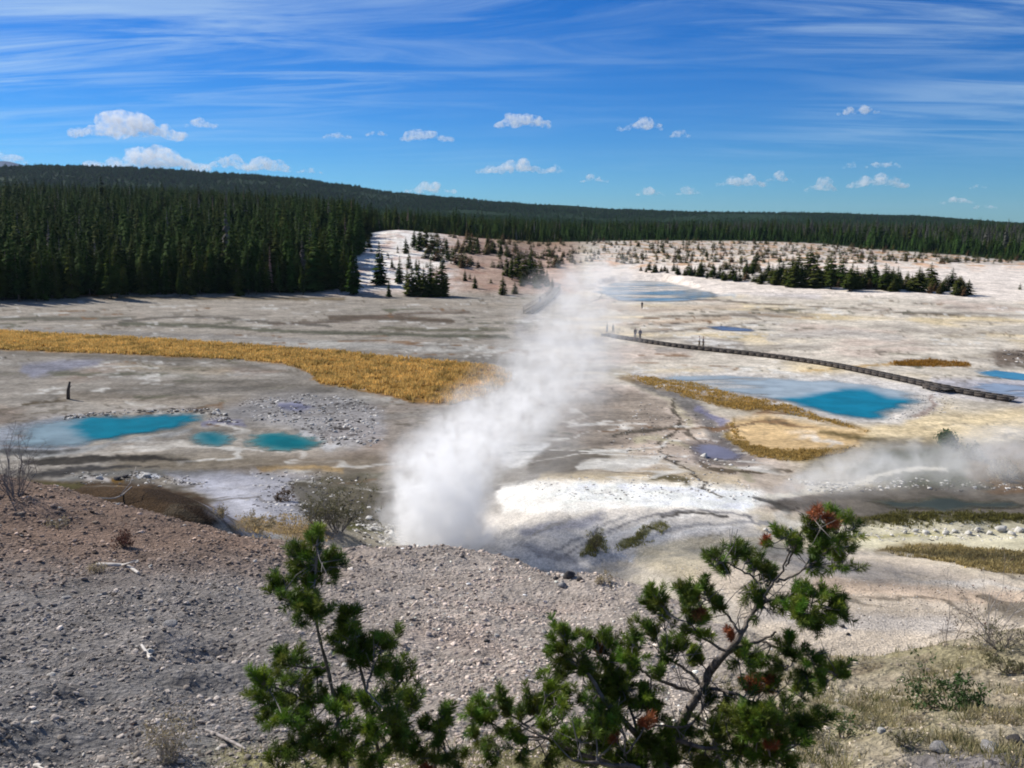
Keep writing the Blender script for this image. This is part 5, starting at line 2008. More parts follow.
shrub(952, 704, 84, 32, M_TWIG_BROWN, M_LEAF['green'], 16, 'spreading dark green low shrub on the near right slope', 7, levels=3, leaf_n=1500, leaf_s=0.022, tr=0.006)
shrub(968, 708, 40, 14, M_TWIG_BROWN, M_LEAF['green'], 8, 'small bright green tuft in front of the dark green low shrub', 8, levels=2, leaf_n=500, leaf_s=0.018, tr=0.004)
shrub(1008, 668, 50, 20, M_TWIG_BROWN, M_LEAF['olive'], 10, 'olive green tuft at the right edge of the near slope', 9, levels=2, leaf_n=600, leaf_s=0.02, tr=0.004)
shrub(168, 752, 62, 48, M_TWIG_PALE, M_LEAF['tan'], 34, 'bushy straw coloured dry plant on the lower left gravel', 10, levels=3, leaf_n=900, leaf_s=0.014, tr=0.0028)
shrub(130, 742, 16, 42, M_TWIG_PALE, M_LEAF['reddish'], 3, 'thin dead stalk beside the straw coloured dry plant', 11, levels=2, leaf_n=30, leaf_s=0.012, tr=0.004)
shrub(124, 546, 26, 14, M_TWIG_BROWN, M_LEAF['reddish'], 12, 'dark reddish clump on the brown upper left hill', 12, leaf_n=600, leaf_s=0.03, tr=0.008)
shrub(58, 524, 20, 9, M_TWIG_PALE, M_LEAF['tan'], 8, 'small straw tuft near the left crest', 13, leaf_n=200, leaf_s=0.03, tr=0.006)
shrub(98, 574, 16, 12, M_TWIG_PALE, M_LEAF['tan'], 10, 'straw tuft at the left end of the bleached stick', 14, leaf_n=240, leaf_s=0.025, tr=0.005)
shrub(240, 512 + 18, 22, 10, M_TWIG_PALE, M_LEAF['tan'], 8, 'pale grass tuft on the crest above the gravel', 15, near=22, leaf_n=200, leaf_s=0.03, tr=0.006)
shrub(948, 446, 20, 14, M_TWIG_BROWN, M_LEAF['green'], 12, 'round dark green bush beyond the dark pond', 16, near=60, leaf_n=900, leaf_s=0.14, tr=0.03)
shrub(975, 460, 26, 12, M_TWIG_BROWN, M_LEAF['olive'], 12, 'olive bush right of the dark green bush beyond the pond', 17, near=60, leaf_n=700, leaf_s=0.12, tr=0.03)
shrub(1004, 478, 40, 14, M_TWIG_BROWN, M_LEAF['tan'], 16, 'rusty brown bush on the right edge behind the dark pond', 18, near=50, leaf_n=900, leaf_s=0.09, tr=0.03)
shrub(596, 550, 8, 22, M_TWIG_BROWN, M_LEAF['olive'], 6, 'little upright olive plant on the white bank', 19, near=36, leaf_n=260, leaf_s=0.05, tr=0.014)
shrub(604, 584, 30, 8, M_TWIG_PALE, M_LEAF['tan'], 10, 'dry tuft on the right shoulder of the gravel hill', 20, leaf_n=250, leaf_s=0.03, tr=0.006)
shrub(842, 742, 24, 30, M_TWIG_BROWN, M_LEAF['green'], 5, 'tiny green and red seedling right of the big pine', 21, leaf_n=260, leaf_s=0.016, tr=0.004, near=5)
for i, (a, b, w, hh_, kd) in enumerate(((700, 764, 30, 14, 'tan'), (760, 744, 34, 16, 'tan'), (820, 752, 40, 20, 'olive'), (870, 738, 44, 16, 'olive'), (912, 722, 30, 10, 'tan'), (900, 760, 40, 16, 'olive'), (860, 700, 30, 9, 'tan'), (1000, 720, 40, 12, 'tan'), (930, 668, 40, 10, 'tan'), (870, 668, 36, 9, 'tan'))):
    nm = ('straw', 'olive')[kd == 'olive']
    o = shrub(a, b, w, hh_, M_TWIG_PALE, M_LEAF[kd], 14, '%s coloured dry tuft in the short grass of the near right slope' % nm, 40 + i, levels=2, leaf_n=420, leaf_s=0.012, tr=0.003, near=5)
    o['group'] = nm + ' tufts on the near right slope'

# ------------------------------------------------------------------ foreground pines
M_PN = simple_mat('pine_needles', (0.05, 0.10, 0.02), 0.55, 4.0, 0.25, spec=0.25, attr='col', trans=0.22)
M_PB = simple_mat('pine_bark', (0.17, 0.145, 0.125), 0.9, 22.0, 0.6, 0.02, 45, spec=0.15)
M_PBD = simple_mat('dark_pine_bark', (0.06, 0.052, 0.05), 0.9, 14.0, 0.4, 0.01, 60, spec=0.15)


def wpt(px, py, r):
    return np.array(at_r(px, py, r))


def needles(g, starts, dirs, lens, n_per, nl, cols):
    """bottle-brush shoots"""
    m = len(starts)
    t = g.uniform(0.05, 1.0, (m, n_per))
    P = starts[:, None] + dirs[:, None] * (lens[:, None] * t)[..., None]
    rnd = g.normal(size=(m, n_per, 3))
    rnd -= dirs[:, None] * (rnd * dirs[:, None]).sum(-1, keepdims=True)
    rnd /= np.linalg.norm(rnd, axis=-1, keepdims=True)
    D = dirs[:, None] * g.uniform(.45, 1.0, (m, n_per, 1)) + rnd + np.array((0, 0, 0.12))
    D /= np.linalg.norm(D, axis=-1, keepdims=True)
    L = nl * g.uniform(.7, 1.15, (m, n_per, 1))
    side = np.cross(D, g.normal(size=(m, n_per, 3)))
    side /= np.linalg.norm(side, axis=-1, keepdims=True)
    w = 0.0016
    tip = P + D * L
    mid = P + D * L * .55
    V = np.stack([P - side * w * .6, P + side * w * .6, mid + side * w, tip, mid - side * w], 2).reshape(-1, 3)
    b = np.arange(m * n_per) * 5
    Q = np.stack([b, b + 1, b + 2, b + 4], 1)
    T = np.stack([b + 4, b + 2, b + 3], 1)
    c = np.repeat((cols[:, None] * g.uniform(.75, 1.3, (m, n_per, 1))).reshape(-1, 3), 5, 0)
    return V, [T, Q], c


def pine(label, base, r, trunk, branches, clumps, seed, dead=(), bark=None, depth=0.3, nl=0.05, size=1.0):
    """trunk/branches: pixel polylines (px,py,radius_m[,dr]); clumps: (px,py,rad_px)"""
    g = np.random.default_rng(seed)
    rb = on_ground(*base, near=2.5)
    X, Y = wpt(base[0], base[1], r)[:2]
    root = empty('pine_tree', (X, Y, gz(X, Y)))
    O = np.array(root.location)

    def dep(a, b_):
        return depth * (fract_noise(np.array([a / 60.0]), np.array([b_ / 60.0]), seed)[0])
    skel = []

    def line(pts, par_name, mat):
        p3 = []
        for q in pts:
            dr = q[3] if len(q) > 3 else dep(q[0], q[1]) * 0.8
            p3.append(list(wpt(q[0], q[1], r + dr)) + [q[2]])
        p3 = chaikin(np.array(p3), 2, False)
        p3[1:-1, :3] += g.normal(0, .004, (len(p3) - 2, 3))
        b = MB()
        b.tube(p3[:, :3] - O, p3[:, 3], 8)
        o = b.build(par_name, mat, root, smooth=True)
        for i in range(len(p3)):
            skel.append(p3[i])
        return o
    # trunk goes down to the ground
    tp = [list(q) for q in trunk]
    b = MB()
    p3 = [np.array([O[0], O[1], O[2] - .08, tp[0][2] * 1.25])]
    for q in tp:
        p3.append(np.append(wpt(q[0], q[1], r + (q[3] if len(q) > 3 else 0)), q[2]))
    p3 = chaikin(np.array(p3), 2, False)
    kn = 1 + 0.13 * np.sin(np.arange(len(p3)) * 2.1 + seed) + g.normal(0, .05, len(p3))
    b.tube(p3[:, :3] - O, p3[:, 3] * kn, 10)
    b.build('trunk', bark or M_PB, root, smooth=True)
    skel.extend(list(p3))
    for br in branches:
        line(br, 'branch', bark or M_PB)
    S_ = np.array(skel)
    tw = MB()
    st, di, le, co = [], [], [], []
    C = [(c, 0) for c in clumps] + [(c, 1) for c in dead]
    for c, isd in C:
        a, b_, rad = c[:3]
        P = wpt(a, b_, r + dep(a, b_) + g.normal(0, .05) - (0.35 if b_ > 715 else 0.0))
        d2 = np.linalg.norm(S_[:, :3] - P, axis=1) + 0.35 * np.maximum(0, S_[:, 2] - P[2])
        A0 = S_[np.argmin(d2)]
        v = P - A0[:3]
        L = np.linalg.norm(v)
        dirn = v / (L + 1e-6)
        sz = rad / 900 * r * 1.45 * size
        up = np.array((0, 0, 1.0))
        m1 = A0[:3] + v * .5 - up * L * .10 + g.normal(0, .02, 3) * min(1, L * 4)
        end = P - dirn * sz * .3
        tw.tube(chaikin(np.array([A0[:3], m1, end, P]), 2, False) - O, np.linspace(min(A0[3] * .7, 0.004 + L * .012), 0.003, len(chaikin(np.array([A0[:3], m1, end, P]), 2, False))), 5, cap=False)
        k = int(g.integers(5, 8)) if rad > 5 else 3
        tone = np.array((0.12, 0.19, 0.020)) * g.uniform(.55, 1.35)
        if g.random() < .3:
            tone = np.array((0.13, 0.185, 0.03)) * g.uniform(.7, 1.1)
        if isd:
            tone = np.array((0.36, 0.13, 0.05)) * g.uniform(.6, 1.1)
        for j in range(k):
            dd = dirn * 0.7 + up * 0.6 + g.normal(0, .6, 3)
            dd /= np.linalg.norm(dd)
            s0 = end + g.normal(0, sz * .35, 3)
            if j:
                tw.tube(np.array([end - dirn * sz * .3, s0, s0 + dd * sz]) - O, [0.004, 0.0035, 0.002], 4, cap=False)
            st.append(s0)
            di.append(dd)
            le.append(sz * g.uniform(.8, 1.5))
            co.append(tone * g.uniform(.7, 1.3) * np.array((g.uniform(.8, 1.3), 1, 1)))
    for q in range(int(len(clumps) * 0.5)):
        A0 = S_[g.integers(len(S_) // 6, len(S_))]
        d = g.normal(size=3) + (0, 0, .4)
        d /= np.linalg.norm(d)
        L = g.uniform(.08, .28)
        e = A0[:3] + d * L
        tw.tube(np.array([A0[:3], A0[:3] + d * L * .5 + g.normal(0, .015, 3), e]) - O, [0.004, 0.003, 0.0015], 4, cap=False)
        for _ in range(2):
            d2_ = d + g.normal(0, .6, 3)
            tw.tube(np.array([A0[:3] + d * L * .5, A0[:3] + d * L * .5 + d2_ * L * .4]) - O, [0.0025, 0.001], 4, cap=False)
    tw.build('twigs', M_TWIG_GREY, root)
    st, di, le, co = map(np.array, (st, di, le, co))
    V, F, cc = needles(g, st - O, di, le, 120, nl, co)
    nd = mesh_obj('needles', V, F, M_PN, root)
    set_color(nd, 'col', cc)
    tag(root, label, 'pine tree')
    return root


pine('slender young pine with a tall leading shoot, leftmost of the foreground pines', (345, 800), 5.0,
     [(350, 790, .015), (342, 740, .013), (334, 700, .011), (328, 668, .010), (321, 645, .009), (316, 622, .010), (314, 590, .008), (317, 560, .006), (317, 546, .004)],
     [[(334, 700, .010), (310, 705, .008), (285, 690, .006), (268, 688, .004)], [(328, 668, .008), (305, 668, .006), (284, 664, .004)],
      [(340, 735, .010), (310, 735, .007), (290, 750, .005)], [(338, 720, .009), (352, 712, .006), (356, 705, .004)],
      [(315, 615, .006), (296, 603, .005), (281, 592, .003)], [(315, 585, .005), (324, 572, .004), (332, 562, .003)]],
     [(316, 540, 8), (317, 549, 8), (298, 556, 7), (301, 563, 7), (330, 561, 9), (334, 565, 8), (322, 570, 8), (311, 565, 8), (312, 575, 8), (300, 578, 8), (307, 590, 9), (277, 588, 7), (285, 592, 8),
      (293, 602, 8), (304, 603, 9), (313, 612, 9), (300, 612, 9), (309, 619, 8), (320, 606, 7), (280, 662, 8), (279, 656, 6), (298, 662, 7), (317, 674, 7), (262, 678, 8), (266, 684, 8),
      (262, 702, 9), (276, 692, 10), (289, 688, 10), (304, 687, 9), (281, 713, 9), (300, 706, 10), (303, 726, 9), (292, 700, 9), (312, 712, 9), (268, 712, 7), (285, 724, 7),
      (327, 698, 9), (340, 700, 9), (353, 705, 9), (332, 718, 9), (350, 724, 9), (320, 736, 9), (312, 742, 9), (280, 752, 10), (295, 757, 10), (310, 752, 9), (330, 752, 8), (359, 753, 9), (372, 764, 9), (276, 764, 8), (340, 760, 8), (346, 740, 7)],
     11, depth=0.25)
pine('small dark pine with rounded tufts just right of the slender young pine', (384, 810), 4.85,
     [(388, 800, .013), (380, 760, .011), (372, 720, .009), (366, 690, .008), (358, 660, .008), (354, 625, .005)],
     [[(372, 715, .008), (388, 700, .006), (402, 680, .004)], [(366, 690, .007), (374, 665, .005), (384, 645, .004)], [(380, 750, .009), (396, 735, .006), (410, 710, .004)],
      [(360, 665, .006), (345, 650, .004), (340, 640, .003)]],
     [(353, 616, 9), (346, 624, 8), (340, 633, 9), (353, 637, 10), (338, 642, 7), (364, 650, 10), (386, 640, 10), (390, 645, 8), (376, 652, 9), (369, 658, 8), (380, 668, 8), (403, 670, 9), (396, 680, 8),
      (411, 698, 10), (405, 706, 8), (388, 700, 10), (378, 712, 11), (392, 716, 11), (368, 704, 9), (384, 728, 10), (398, 730, 9), (372, 734, 9), (345, 655, 6), (360, 664, 6), (352, 648, 7), (402, 742, 8), (388, 748, 9)],
     12, depth=0.2)
pine('lone bright green pine tip between the left pines and the large spreading pine', (430, 812), 5.0,
     [(432, 800, .014), (434, 768, .011), (439, 745, .008), (443, 722, .005)], [[(436, 760, .006), (422, 748, .004), (416, 744, .003)]],
     [(443, 716, 9), (440, 727, 9), (445, 724, 8), (412, 746, 8), (418, 755, 9), (436, 742, 8), (446, 756, 9), (428, 760, 9), (456, 764, 8), (422, 727, 6), (401, 733, 6)],
     13, dead=[(430, 768, 5)], depth=0.12)
BIG = ''.join
clumps3 = [(481, 706, 8), (486, 714, 8), (472, 719, 7), (480, 726, 8), (497, 697, 7), (502, 702, 6), (509, 712, 7), (517, 723, 7), (527, 700, 7), (528, 711, 6), (475, 738, 7), (522, 740, 8), (492, 722, 7), (508, 735, 6), (520, 752, 7), (497, 757, 7), (488, 745, 7),
           (560, 632, 8), (563, 638, 7), (551, 647, 8), (556, 652, 7), (575, 638, 5), (565, 657, 8), (568, 663, 8), (585, 650, 8), (552, 672, 8), (563, 675, 6), (597, 641, 9), (606, 641, 9), (548, 692, 7), (553, 703, 9), (543, 710, 8), (558, 720, 9), (570, 702, 8),
           (585, 710, 9), (597, 720, 9), (581, 735, 10), (566, 734, 9), (556, 742, 8), (569, 754, 9), (595, 753, 9), (545, 730, 8), (604, 648, 9), (615, 648, 9), (632, 639, 8), (632, 652, 7), (613, 666, 9), (602, 668, 9), (636, 666, 7), (625, 683, 10), (617, 690, 9),
           (636, 692, 9), (632, 706, 10), (622, 700, 9), (650, 697, 8), (652, 603, 7), (658, 614, 7), (665, 625, 7), (655, 636, 7), (648, 628, 6), (683, 609, 8), (690, 618, 7), (694, 602, 7), (701, 620, 7), (690, 633, 8), (699, 632, 7), (684, 646, 8), (676, 652, 7),
           (692, 657, 8), (698, 660, 7), (662, 666, 8), (657, 672, 7), (686, 589, 7), (693, 594, 7), (704, 591, 6), (709, 602, 7), (716, 607, 6), (653, 598, 7), (660, 604, 6), (712, 558, 8), (718, 564, 7), (724, 573, 8), (733, 553, 8), (740, 555, 8), (746, 558, 8), (757, 566, 8),
           (764, 572, 8), (767, 580, 7), (752, 593, 8), (767, 609, 8), (757, 600, 6), (780, 536, 7), (790, 542, 7), (794, 549, 7), (818, 530, 9), (827, 533, 10), (838, 526, 10), (849, 528, 8), (823, 543, 10), (835, 545, 11), (844, 549, 9), (828, 557, 9), (816, 556, 9), (839, 566, 8),
           (848, 568, 7), (812, 564, 7), (806, 538, 6), (791, 597, 8), (795, 607, 8), (804, 593, 9), (813, 602, 10), (824, 598, 8), (818, 612, 10), (831, 609, 9), (841, 610, 8), (806, 618, 9), (808, 628, 9), (817, 625, 8), (829, 620, 8), (798, 618, 7), (789, 641, 8), (794, 652, 8), (785, 659, 9),
           (750, 664, 9), (760, 664, 8), (742, 661, 8), (812, 662, 8), (819, 664, 7), (785, 670, 8), (804, 678, 8), (828, 671, 7), (838, 675, 7), (846, 675, 5), (824, 684, 7), (783, 688, 8), (802, 692, 7), (761, 682, 7), (783, 708, 8), (798, 718, 9), (808, 722, 8), (822, 720, 8), (804, 729, 8),
           (763, 714, 9), (769, 722, 9), (753, 725, 9), (776, 727, 8), (779, 743, 8), (759, 755, 9), (783, 758, 8), (744, 742, 9), (604, 727, 9), (613, 717, 8), (620, 731, 9), (603, 742, 9), (678, 738, 9), (690, 729, 8), (708, 706, 8), (724, 720, 8), (738, 723, 9), (720, 738, 8), (734, 748, 9),
           (697, 748, 9), (660, 752, 9), (648, 750, 8), (671, 760, 9), (706, 758, 9), (722, 761, 9), (743, 763, 9), (690, 764, 9), (630, 758, 9), (612, 756, 9), (640, 738, 7), (768, 740, 8), (590, 765, 9), (640, 766, 9), (757, 738, 8), (710, 728, 7),
           (741, 660, 7), (757, 690, 6), (664, 646, 6), (612, 679, 8), (598, 690, 7), (607, 704, 8), (590, 666, 7), (577, 672, 7)]
dead3 = [(820, 513, 7), (826, 514, 6), (769, 545, 5), (742, 569, 6), (751, 684, 7), (742, 605, 5), (700, 608, 5), (741, 615, 5), (768, 688, 6), (770, 648, 5), (648, 722, 6), (636, 727, 6), (600, 655, 5), (700, 752, 6), (768, 748, 5), (760, 700, 5), (728, 640, 5), (585, 745, 5), (615, 740, 5)]
gq = np.random.default_rng(5)
for _ in range(46):
    q_ = (gq.uniform(545, 800), gq.uniform(700, 768), gq.uniform(7, 10))
    if not (660 < q_[0] < 720 and q_[1] < 735):
        clumps3.append(q_)
clumps3 += [(gq.uniform(590, 660), gq.uniform(655, 710), 8) for _ in range(10)]
pine('large gnarled spreading pine with bare pale limbs, rightmost foreground pine', (668, 830), 5.5,
     [(660, 800, .046), (668, 752, .038), (684, 720, .032), (690, 706, .029), (703, 690, .026)],
     [[(703, 690, .024), (708, 668, .020), (722, 656, .017), (742, 646, .013), (760, 641, .010), (776, 632, .006)],
      [(703, 690, .024), (710, 672, .021), (728, 652, .019), (742, 634, .017), (748, 620, .014), (758, 608, .012), (766, 600, .010)],
      [(750, 616, .010), (762, 596, .009), (776, 580, .008), (786, 564, .006), (790, 548, .004)],
      [(786, 566, .006), (795, 548, .006), (802, 530, .005), (812, 516, .0035)],
      [(700, 693, .017), (684, 690, .014), (666, 683, .011), (648, 676, .008), (640, 668, .005)],
      [(706, 688, .013), (722, 690, .011), (740, 696, .009), (760, 706, .006)],
      [(700, 684, .012), (690, 672, .010), (676, 664, .008), (664, 656, .005)],
      [(742, 634, .010), (732, 622, .008), (724, 610, .006), (706, 600, .004)],
      [(728, 652, .011), (712, 644, .009), (700, 636, .007), (688, 622, .004)],
      [(668, 768, .028, -.2), (640, 738, .020, -.3), (610, 706, .015, -.3), (586, 672, .010, -.2), (568, 646, .006)],
      [(610, 706, .010, -.3), (596, 690, .008), (604, 660, .005)],
      [(640, 738, .012, -.3), (630, 706, .009), (620, 684, .005)],
      [(655, 780, .024, -.3), (590, 758, .014, -.4), (548, 738, .010, -.3), (520, 722, .007), (496, 704, .004)],
      [(548, 738, .008, -.3), (514, 736, .006), (486, 720, .004)],
      [(640, 768, .014, -.5), (600, 764, .011, -.6), (572, 760, .007, -.6)],
      [(690, 712, .012, .2), (720, 730, .010, .1), (760, 722, .008), (800, 722, .005)],
      [(678, 740, .014, -.2), (720, 752, .010, -.3), (770, 752, .006, -.3)],
      [(762, 641, .008), (786, 650, .007), (812, 664, .006), (838, 674, .004)],
      [(766, 600, .009), (786, 600, .008), (806, 604, .007), (826, 608, .005)],
      [(776, 582, .008), (796, 576, .007), (816, 560, .006), (834, 546, .004)],
      [(766, 600, .008), (758, 582, .007), (744, 570, .006), (722, 562, .004)],
      [(708, 700, .009), (690, 730, .006, -.2), (650, 722, .006, -.4), (634, 744, .005, -.5), (624, 756, .004, -.5)]],
     clumps3, 14, dead=dead3[::2], depth=0.4)

# ------------------------------------------------------------------ steam
def steam(name, label, pts, dens_k, axis, noise_s=0.22, warp=1.6, contrast=0.5, flat=1.0, stretch=1.25, aniso=0.2):
    """pts: (px,py,r,radius_px,density). axis 2: rises; axis 0: drifts sideways"""
    W_ = []
    for a, b, r, rad, d in pts:
        p = at_r(a, b, r)
        W_.append([p[0], p[1], p[2], rad * r / 900, d])
    W_ = np.array(W_)
    lo, hi = W_[:, axis].min(), W_[:, axis].max()
    tt = (W_[:, axis] - lo) / (hi - lo)
    o_ax = [k for k in (0, 1, 2) if k != axis]
    lim = [(W_[:, k].min() - 1, W_[:, k].max() + 1) for k in o_ax]
    rm = W_[:, 3].max()
    # hull
    ns = 26
    ts = np.linspace(-0.04, 1.04, 34)
    V = []
    for t in ts:
        c = [np.interp(t, tt, W_[:, k]) for k in range(3)]
        c[axis] = lo + t * (hi - lo)
        rr_ = np.interp(t, tt, W_[:, 3]) * stretch
        for k in range(ns):
            a = 2 * math.pi * k / ns
            p = list(c)
            p[o_ax[0]] += math.cos(a) * rr_
            p[o_ax[1]] += math.sin(a) * rr_ * (flat if axis == 2 else 1)
            V.append(p)
    n = len(ts)
    iq = np.arange(n * ns).reshape(n, ns)
    Q = np.stack([iq[:-1], np.roll(iq[:-1], -1, 1), np.roll(iq[1:], -1, 1), iq[1:]], -1).reshape(-1, 4)
    V += [list(np.mean(V[:ns], 0)), list(np.mean(V[-ns:], 0))]
    k = np.arange(ns)
    T = np.concatenate([np.stack([(k + 1) % ns, k, np.full(ns, n * ns)], 1), np.stack([iq[-1], np.roll(iq[-1], -1), np.full(ns, n * ns + 1)], 1)])
    m, t_, out = mat_new(name + '_volume')
    g = t_.node('ShaderNodeNewGeometry').outputs['Position']
    nv = t_.node('ShaderNodeTexNoise')
    nv.inputs['Scale'].default_value = noise_s
    nv.inputs['Detail'].default_value = 5
    nv.inputs['Roughness'].default_value = 0.6
    t_.l.new(g, nv.inputs['Vector'])
    off = t_.vmath('SUBTRACT', nv.outputs['Color'], (0.5, 0.5, 0.5))
    sc = t_.node('ShaderNodeVectorMath', operation='SCALE')
    t_.l.new(off, sc.inputs[0])
    sc.inputs['Scale'].default_value = warp * 2
    p = t_.vmath('ADD', g, sc.outputs[0])
    sp = t_.node('ShaderNodeSeparateXYZ')
    t_.l.new(p, sp.inputs[0])
    tq = t_.math('DIVIDE', t_.math('SUBTRACT', sp.outputs[axis], float(lo)), float(hi - lo), clamp=True)
    rp = t_.node('ShaderNodeValToRGB')
    rp.color_ramp.interpolation = 'B_SPLINE' if len(tt) < 20 else 'LINEAR'
    els = rp.color_ramp.elements
    o_ = np.argsort(tt)
    while len(els) < len(tt):
        els.new(0.5)
    for e, i in zip(els, o_):
        e.position = float(tt[i])
    for e, i in zip(els, o_):
        e.color = ((W_[i, o_ax[0]] - lim[0][0]) / (lim[0][1] - lim[0][0]), (W_[i, o_ax[1]] - lim[1][0]) / (lim[1][1] - lim[1][0]), W_[i, 3] / rm, W_[i, 4])
    t_.l.new(tq, rp.inputs[0])
    sc3 = t_.node('ShaderNodeSeparateColor')
    t_.l.new(rp.outputs['Color'], sc3.inputs[0])
    ca = t_.math('MULTIPLY_ADD', sc3.outputs[0], lim[0][1] - lim[0][0], lim[0][0])
    cb = t_.math('MULTIPLY_ADD', sc3.outputs[1], lim[1][1] - lim[1][0], lim[1][0])
    rd = t_.math('MULTIPLY', sc3.outputs[2], float(rm))
    da = t_.math('DIVIDE', t_.math('SUBTRACT', sp.outputs[o_ax[0]], ca), rd)
    db = t_.math('DIVIDE', t_.math('SUBTRACT', sp.outputs[o_ax[1]], cb), rd)
    dist = t_.math('SQRT', t_.math('ADD', t_.math('MULTIPLY', da, da), t_.math('MULTIPLY', db, db)))
    fall = t_.ramp(dist, 1.05, 0.15)
    n2 = t_.noise(g, noise_s * 2.6, 5, 0.65, 0.4)
    cn = t_.ramp(n2, 0.5 - contrast * .5, 0.5 + contrast * .5, 0.08, 1.6)
    # fade at both ends
    e0 = t_.ramp(tq, 1.0, 0.88)
    den = t_.math('MULTIPLY', t_.math('MULTIPLY', fall, cn), t_.math('MULTIPLY', rp.outputs['Alpha'], e0))
    den = t_.math('MULTIPLY', den, dens_k)
    pv = t_.node('ShaderNodeVolumePrincipled')
    pv.inputs['Color'].default_value = (1.0, 1.0, 1.0, 1)
    pv.inputs['Anisotropy'].default_value = aniso
    t_.l.new(den, pv.inputs['Density'])
    t_.l.new(pv.outputs[0], out.inputs['Volume'])
    o = mesh_obj(name, V, [T, Q], m)
    tag(o, label, 'steam', kind='stuff')
    return o


steam('steam', 'thick white steam plume rising from the vent behind the gravel hill',
      [(438, 556, 49.5, 54, .95), (440, 535, 49.5, 64, 1.0), (441, 510, 49.8, 70, 1.0), (444, 485, 50, 72, .9), (450, 462, 50.3, 76, .70), (466, 440, 50.8, 84, .46), (494, 418, 51.5, 90, .30),
       (528, 396, 52.3, 92, .20), (556, 370, 53, 88, .18), (570, 340, 53.7, 82, .17), (576, 310, 54.2, 76, .17), (583, 282, 54.8, 64, .175), (594, 256, 55.2, 46, .18), (600, 238, 55.5, 24, .0)],
      1.15, 2, noise_s=0.40, warp=2.1, contrast=0.26)
steam('steam', 'thin grey steam spreading from the vent over the white bank',
      [(470, 548, 48.5, 40, .3), (500, 520, 49, 70, .6), (525, 492, 50, 72, .5), (548, 455, 51.5, 66, .5), (566, 415, 53, 60, .55), (580, 380, 54, 50, .4), (592, 340, 55, 46, .3), (604, 300, 56, 40, .15)],
      0.12, 2, noise_s=0.26, warp=1.6, contrast=0.5)
steam('steam', 'low drift of pale steam over the dark pond at the right',
      [(764, 500, 51, 9, .5), (786, 491, 52, 14, 1.0), (812, 482, 53, 22, 1.0), (845, 474, 54, 28, .9), (880, 468, 55, 30, .8), (920, 464, 56, 30, .65), (965, 462, 57, 34, .6), (1010, 452, 58, 38, .6), (1060, 440, 59, 40, .4)],
      0.55, 0, noise_s=0.4, warp=1.0, contrast=0.5)
steam('steam', 'faint far steam over the distant pale blue pool',
      [(620, 306, 175, 26, .4), (624, 290, 177, 32, 1.0), (620, 274, 180, 28, .8), (612, 260, 183, 16, .3), (606, 246, 186, 8, 0)],
      0.045, 2, noise_s=0.10, warp=2.4, contrast=0.5)

# ------------------------------------------------------------------ cumulus clouds
M_CL, t_, out = mat_new('cumulus_volume')
g = t_.node('ShaderNodeNewGeometry').outputs['Position']
n1 = t_.noise(g, 0.010, 7, 0.72)
pv = t_.node('ShaderNodeVolumePrincipled')
pv.inputs['Color'].default_value = (0.995, 0.995, 1.0, 1)
pv.inputs['Anisotropy'].default_value = 0.0
t_.l.new(t_.math('MULTIPLY', t_.ramp(n1, 0.42, 0.72), 0.0135), pv.inputs['Density'])
t_.l.new(pv.outputs[0], out.inputs['Volume'])


def cloud(px, py, wp, hp, label, seed, D=15500.0, dens=1.0):
    import bmesh
    g = np.random.default_rng(seed)
    c = np.array(at_r(px, py, D))
    s = D / 900.0
    w, h = wp * s * .56, hp * s * 1.15
    bm = bmesh.new()
    n = int(12 + wp * 0.35)
    az = math.atan2(c[0], c[1])
    for i in range(n):
        u = g.uniform(-1, 1)
        hump = (0.45 + 0.55 * abs(fract_noise(np.array([u * 2.2 + seed]), np.array([seed * 1.7]), 3)[0]) * 1.6) * (1 - abs(u) ** 2.2)
        hh = h * hump
        v = g.uniform(-.5, .5) * w * 0.45
        rad = max(h * .16, hh * g.uniform(.25, .5))
        zz = -h * .45 + rad * .6 + g.uniform(0, 1) * max(0, hh - rad * 1.4)
        M = Matrix.Translation((u * w * .9, v, zz)) @ Matrix.Diagonal((1.25, 1.1, .85, 1))
        bmesh.ops.create_icosphere(bm, subdivisions=2, radius=rad, matrix=M)
    me = bpy.data.meshes.new('cloud')
    bm.to_mesh(me)
    bm.free()
    o = bpy.data.objects.new('cloud', me)
    COL.objects.link(o)
    md = o.modifiers.new('r', 'REMESH')
    md.mode = 'VOXEL'
    md.voxel_size = max(w / 40, h / 14)
    tx = bpy.data.textures.new('puffs', 'CLOUDS')
    tx.noise_scale = h * .28
    tx.noise_depth = 4
    dm = o.modifiers.new('d', 'DISPLACE')
    dm.texture = tx
    dm.strength = h * .30
    dm.mid_level = 0.55
    dg = bpy.context.evaluated_depsgraph_get()
    nm = bpy.data.meshes.new_from_object(o.evaluated_get(dg))
    o.modifiers.clear()
    o.data = nm
    bpy.data.meshes.remove(me)
    nm.materials.clear()
    nm.materials.append(M_CL)
    o.location = c
    o.rotation_euler = (0, 0, -az)
    tag(o, label, 'cloud')
    return o


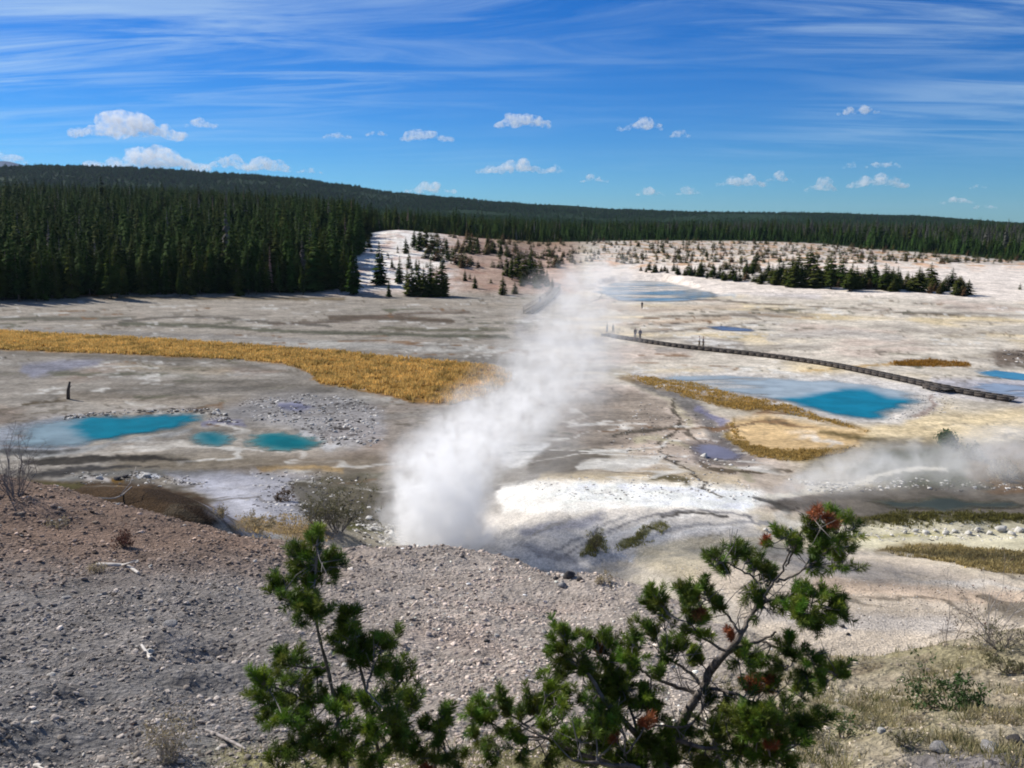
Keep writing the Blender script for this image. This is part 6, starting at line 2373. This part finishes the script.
for i, a in enumerate((
    (127, 123, 92, 25, 'largest flat based cumulus, high on the left'), (200, 120, 30, 13, 'small faint cumulus just right of the largest one'),
    (148, 154, 100, 28, 'long low cumulus resting on the left ridge'), (228, 159, 40, 20, 'small cumulus on the ridge right of the long low one'),
    (267, 158, 34, 24, 'upright puffy cumulus on the ridge, second right of the long low one'), (310, 169, 24, 8, 'tiny cloud sliver on the ridge crest'),
    (9, 157, 28, 11, 'small cloud at the left edge above the blue mountain'), (426, 131, 50, 18, 'bright topped cumulus left of centre'),
    (376, 131, 20, 9, 'small wisp left of the bright topped cumulus'), (337, 134, 30, 8, 'thin flat cloud left of centre'),
    (522, 115, 54, 22, 'highest cumulus above the steam'), (512, 164, 66, 17, 'wide flat cumulus above the steam'), (554, 168, 22, 10, 'small puff right of the wide flat cumulus'),
    (594, 178, 28, 8, 'faint little cloud right of the steam top'), (641, 123, 44, 13, 'flat cloud high right of the steam'), (680, 132, 18, 10, 'tiny round puff right of the flat high cloud'),
    (651, 190, 27, 10, 'small low cumulus near the right ridge'), (689, 190, 24, 9, 'small low faint cloud right of the small low cumulus'),
    (741, 178, 42, 15, 'slanting cumulus right of centre'), (780, 177, 28, 9, 'thin cloud right of the slanting cumulus'), (821, 184, 26, 13, 'broken small cloud between the slanting and the stacked cumulus'),
    (883, 163, 30, 8, 'upper cap of the stacked cumulus at right'), (852, 164, 15, 7, 'tiny puff left of the upper cap at right'), (877, 179, 52, 15, 'lower stacked cumulus at right'),
    (957, 198, 24, 10, 'small cumulus near the right edge'), (985, 205, 18, 6, 'flat shred near the right edge, lowest of all'), (978, 185, 12, 6, 'speck of cloud above the small cumulus near the right edge'),
    (430, 186, 52, 13, 'ragged low cloud behind the ridge left of the steam'), (858, 109, 36, 9, 'faint high cloud in the upper right sky'),
)):
    cloud(*a, seed=i + 3)

# ------------------------------------------------------------------ air
hz = MB()
hz.box((0, 4000, 140), (20000, 16000, 340))
M_HZ, t_, out = mat_new('haze_air')
pv = t_.node('ShaderNodeVolumePrincipled')
pv.inputs['Color'].default_value = (0.6, 0.8, 1.0, 1)
pv.inputs['Density'].default_value = 0.000022
pv.inputs['Anisotropy'].default_value = 0.1
t_.l.new(pv.outputs[0], out.inputs['Volume'])
hz_o = hz.build('haze', M_HZ)
tag(hz_o, kind='stuff')
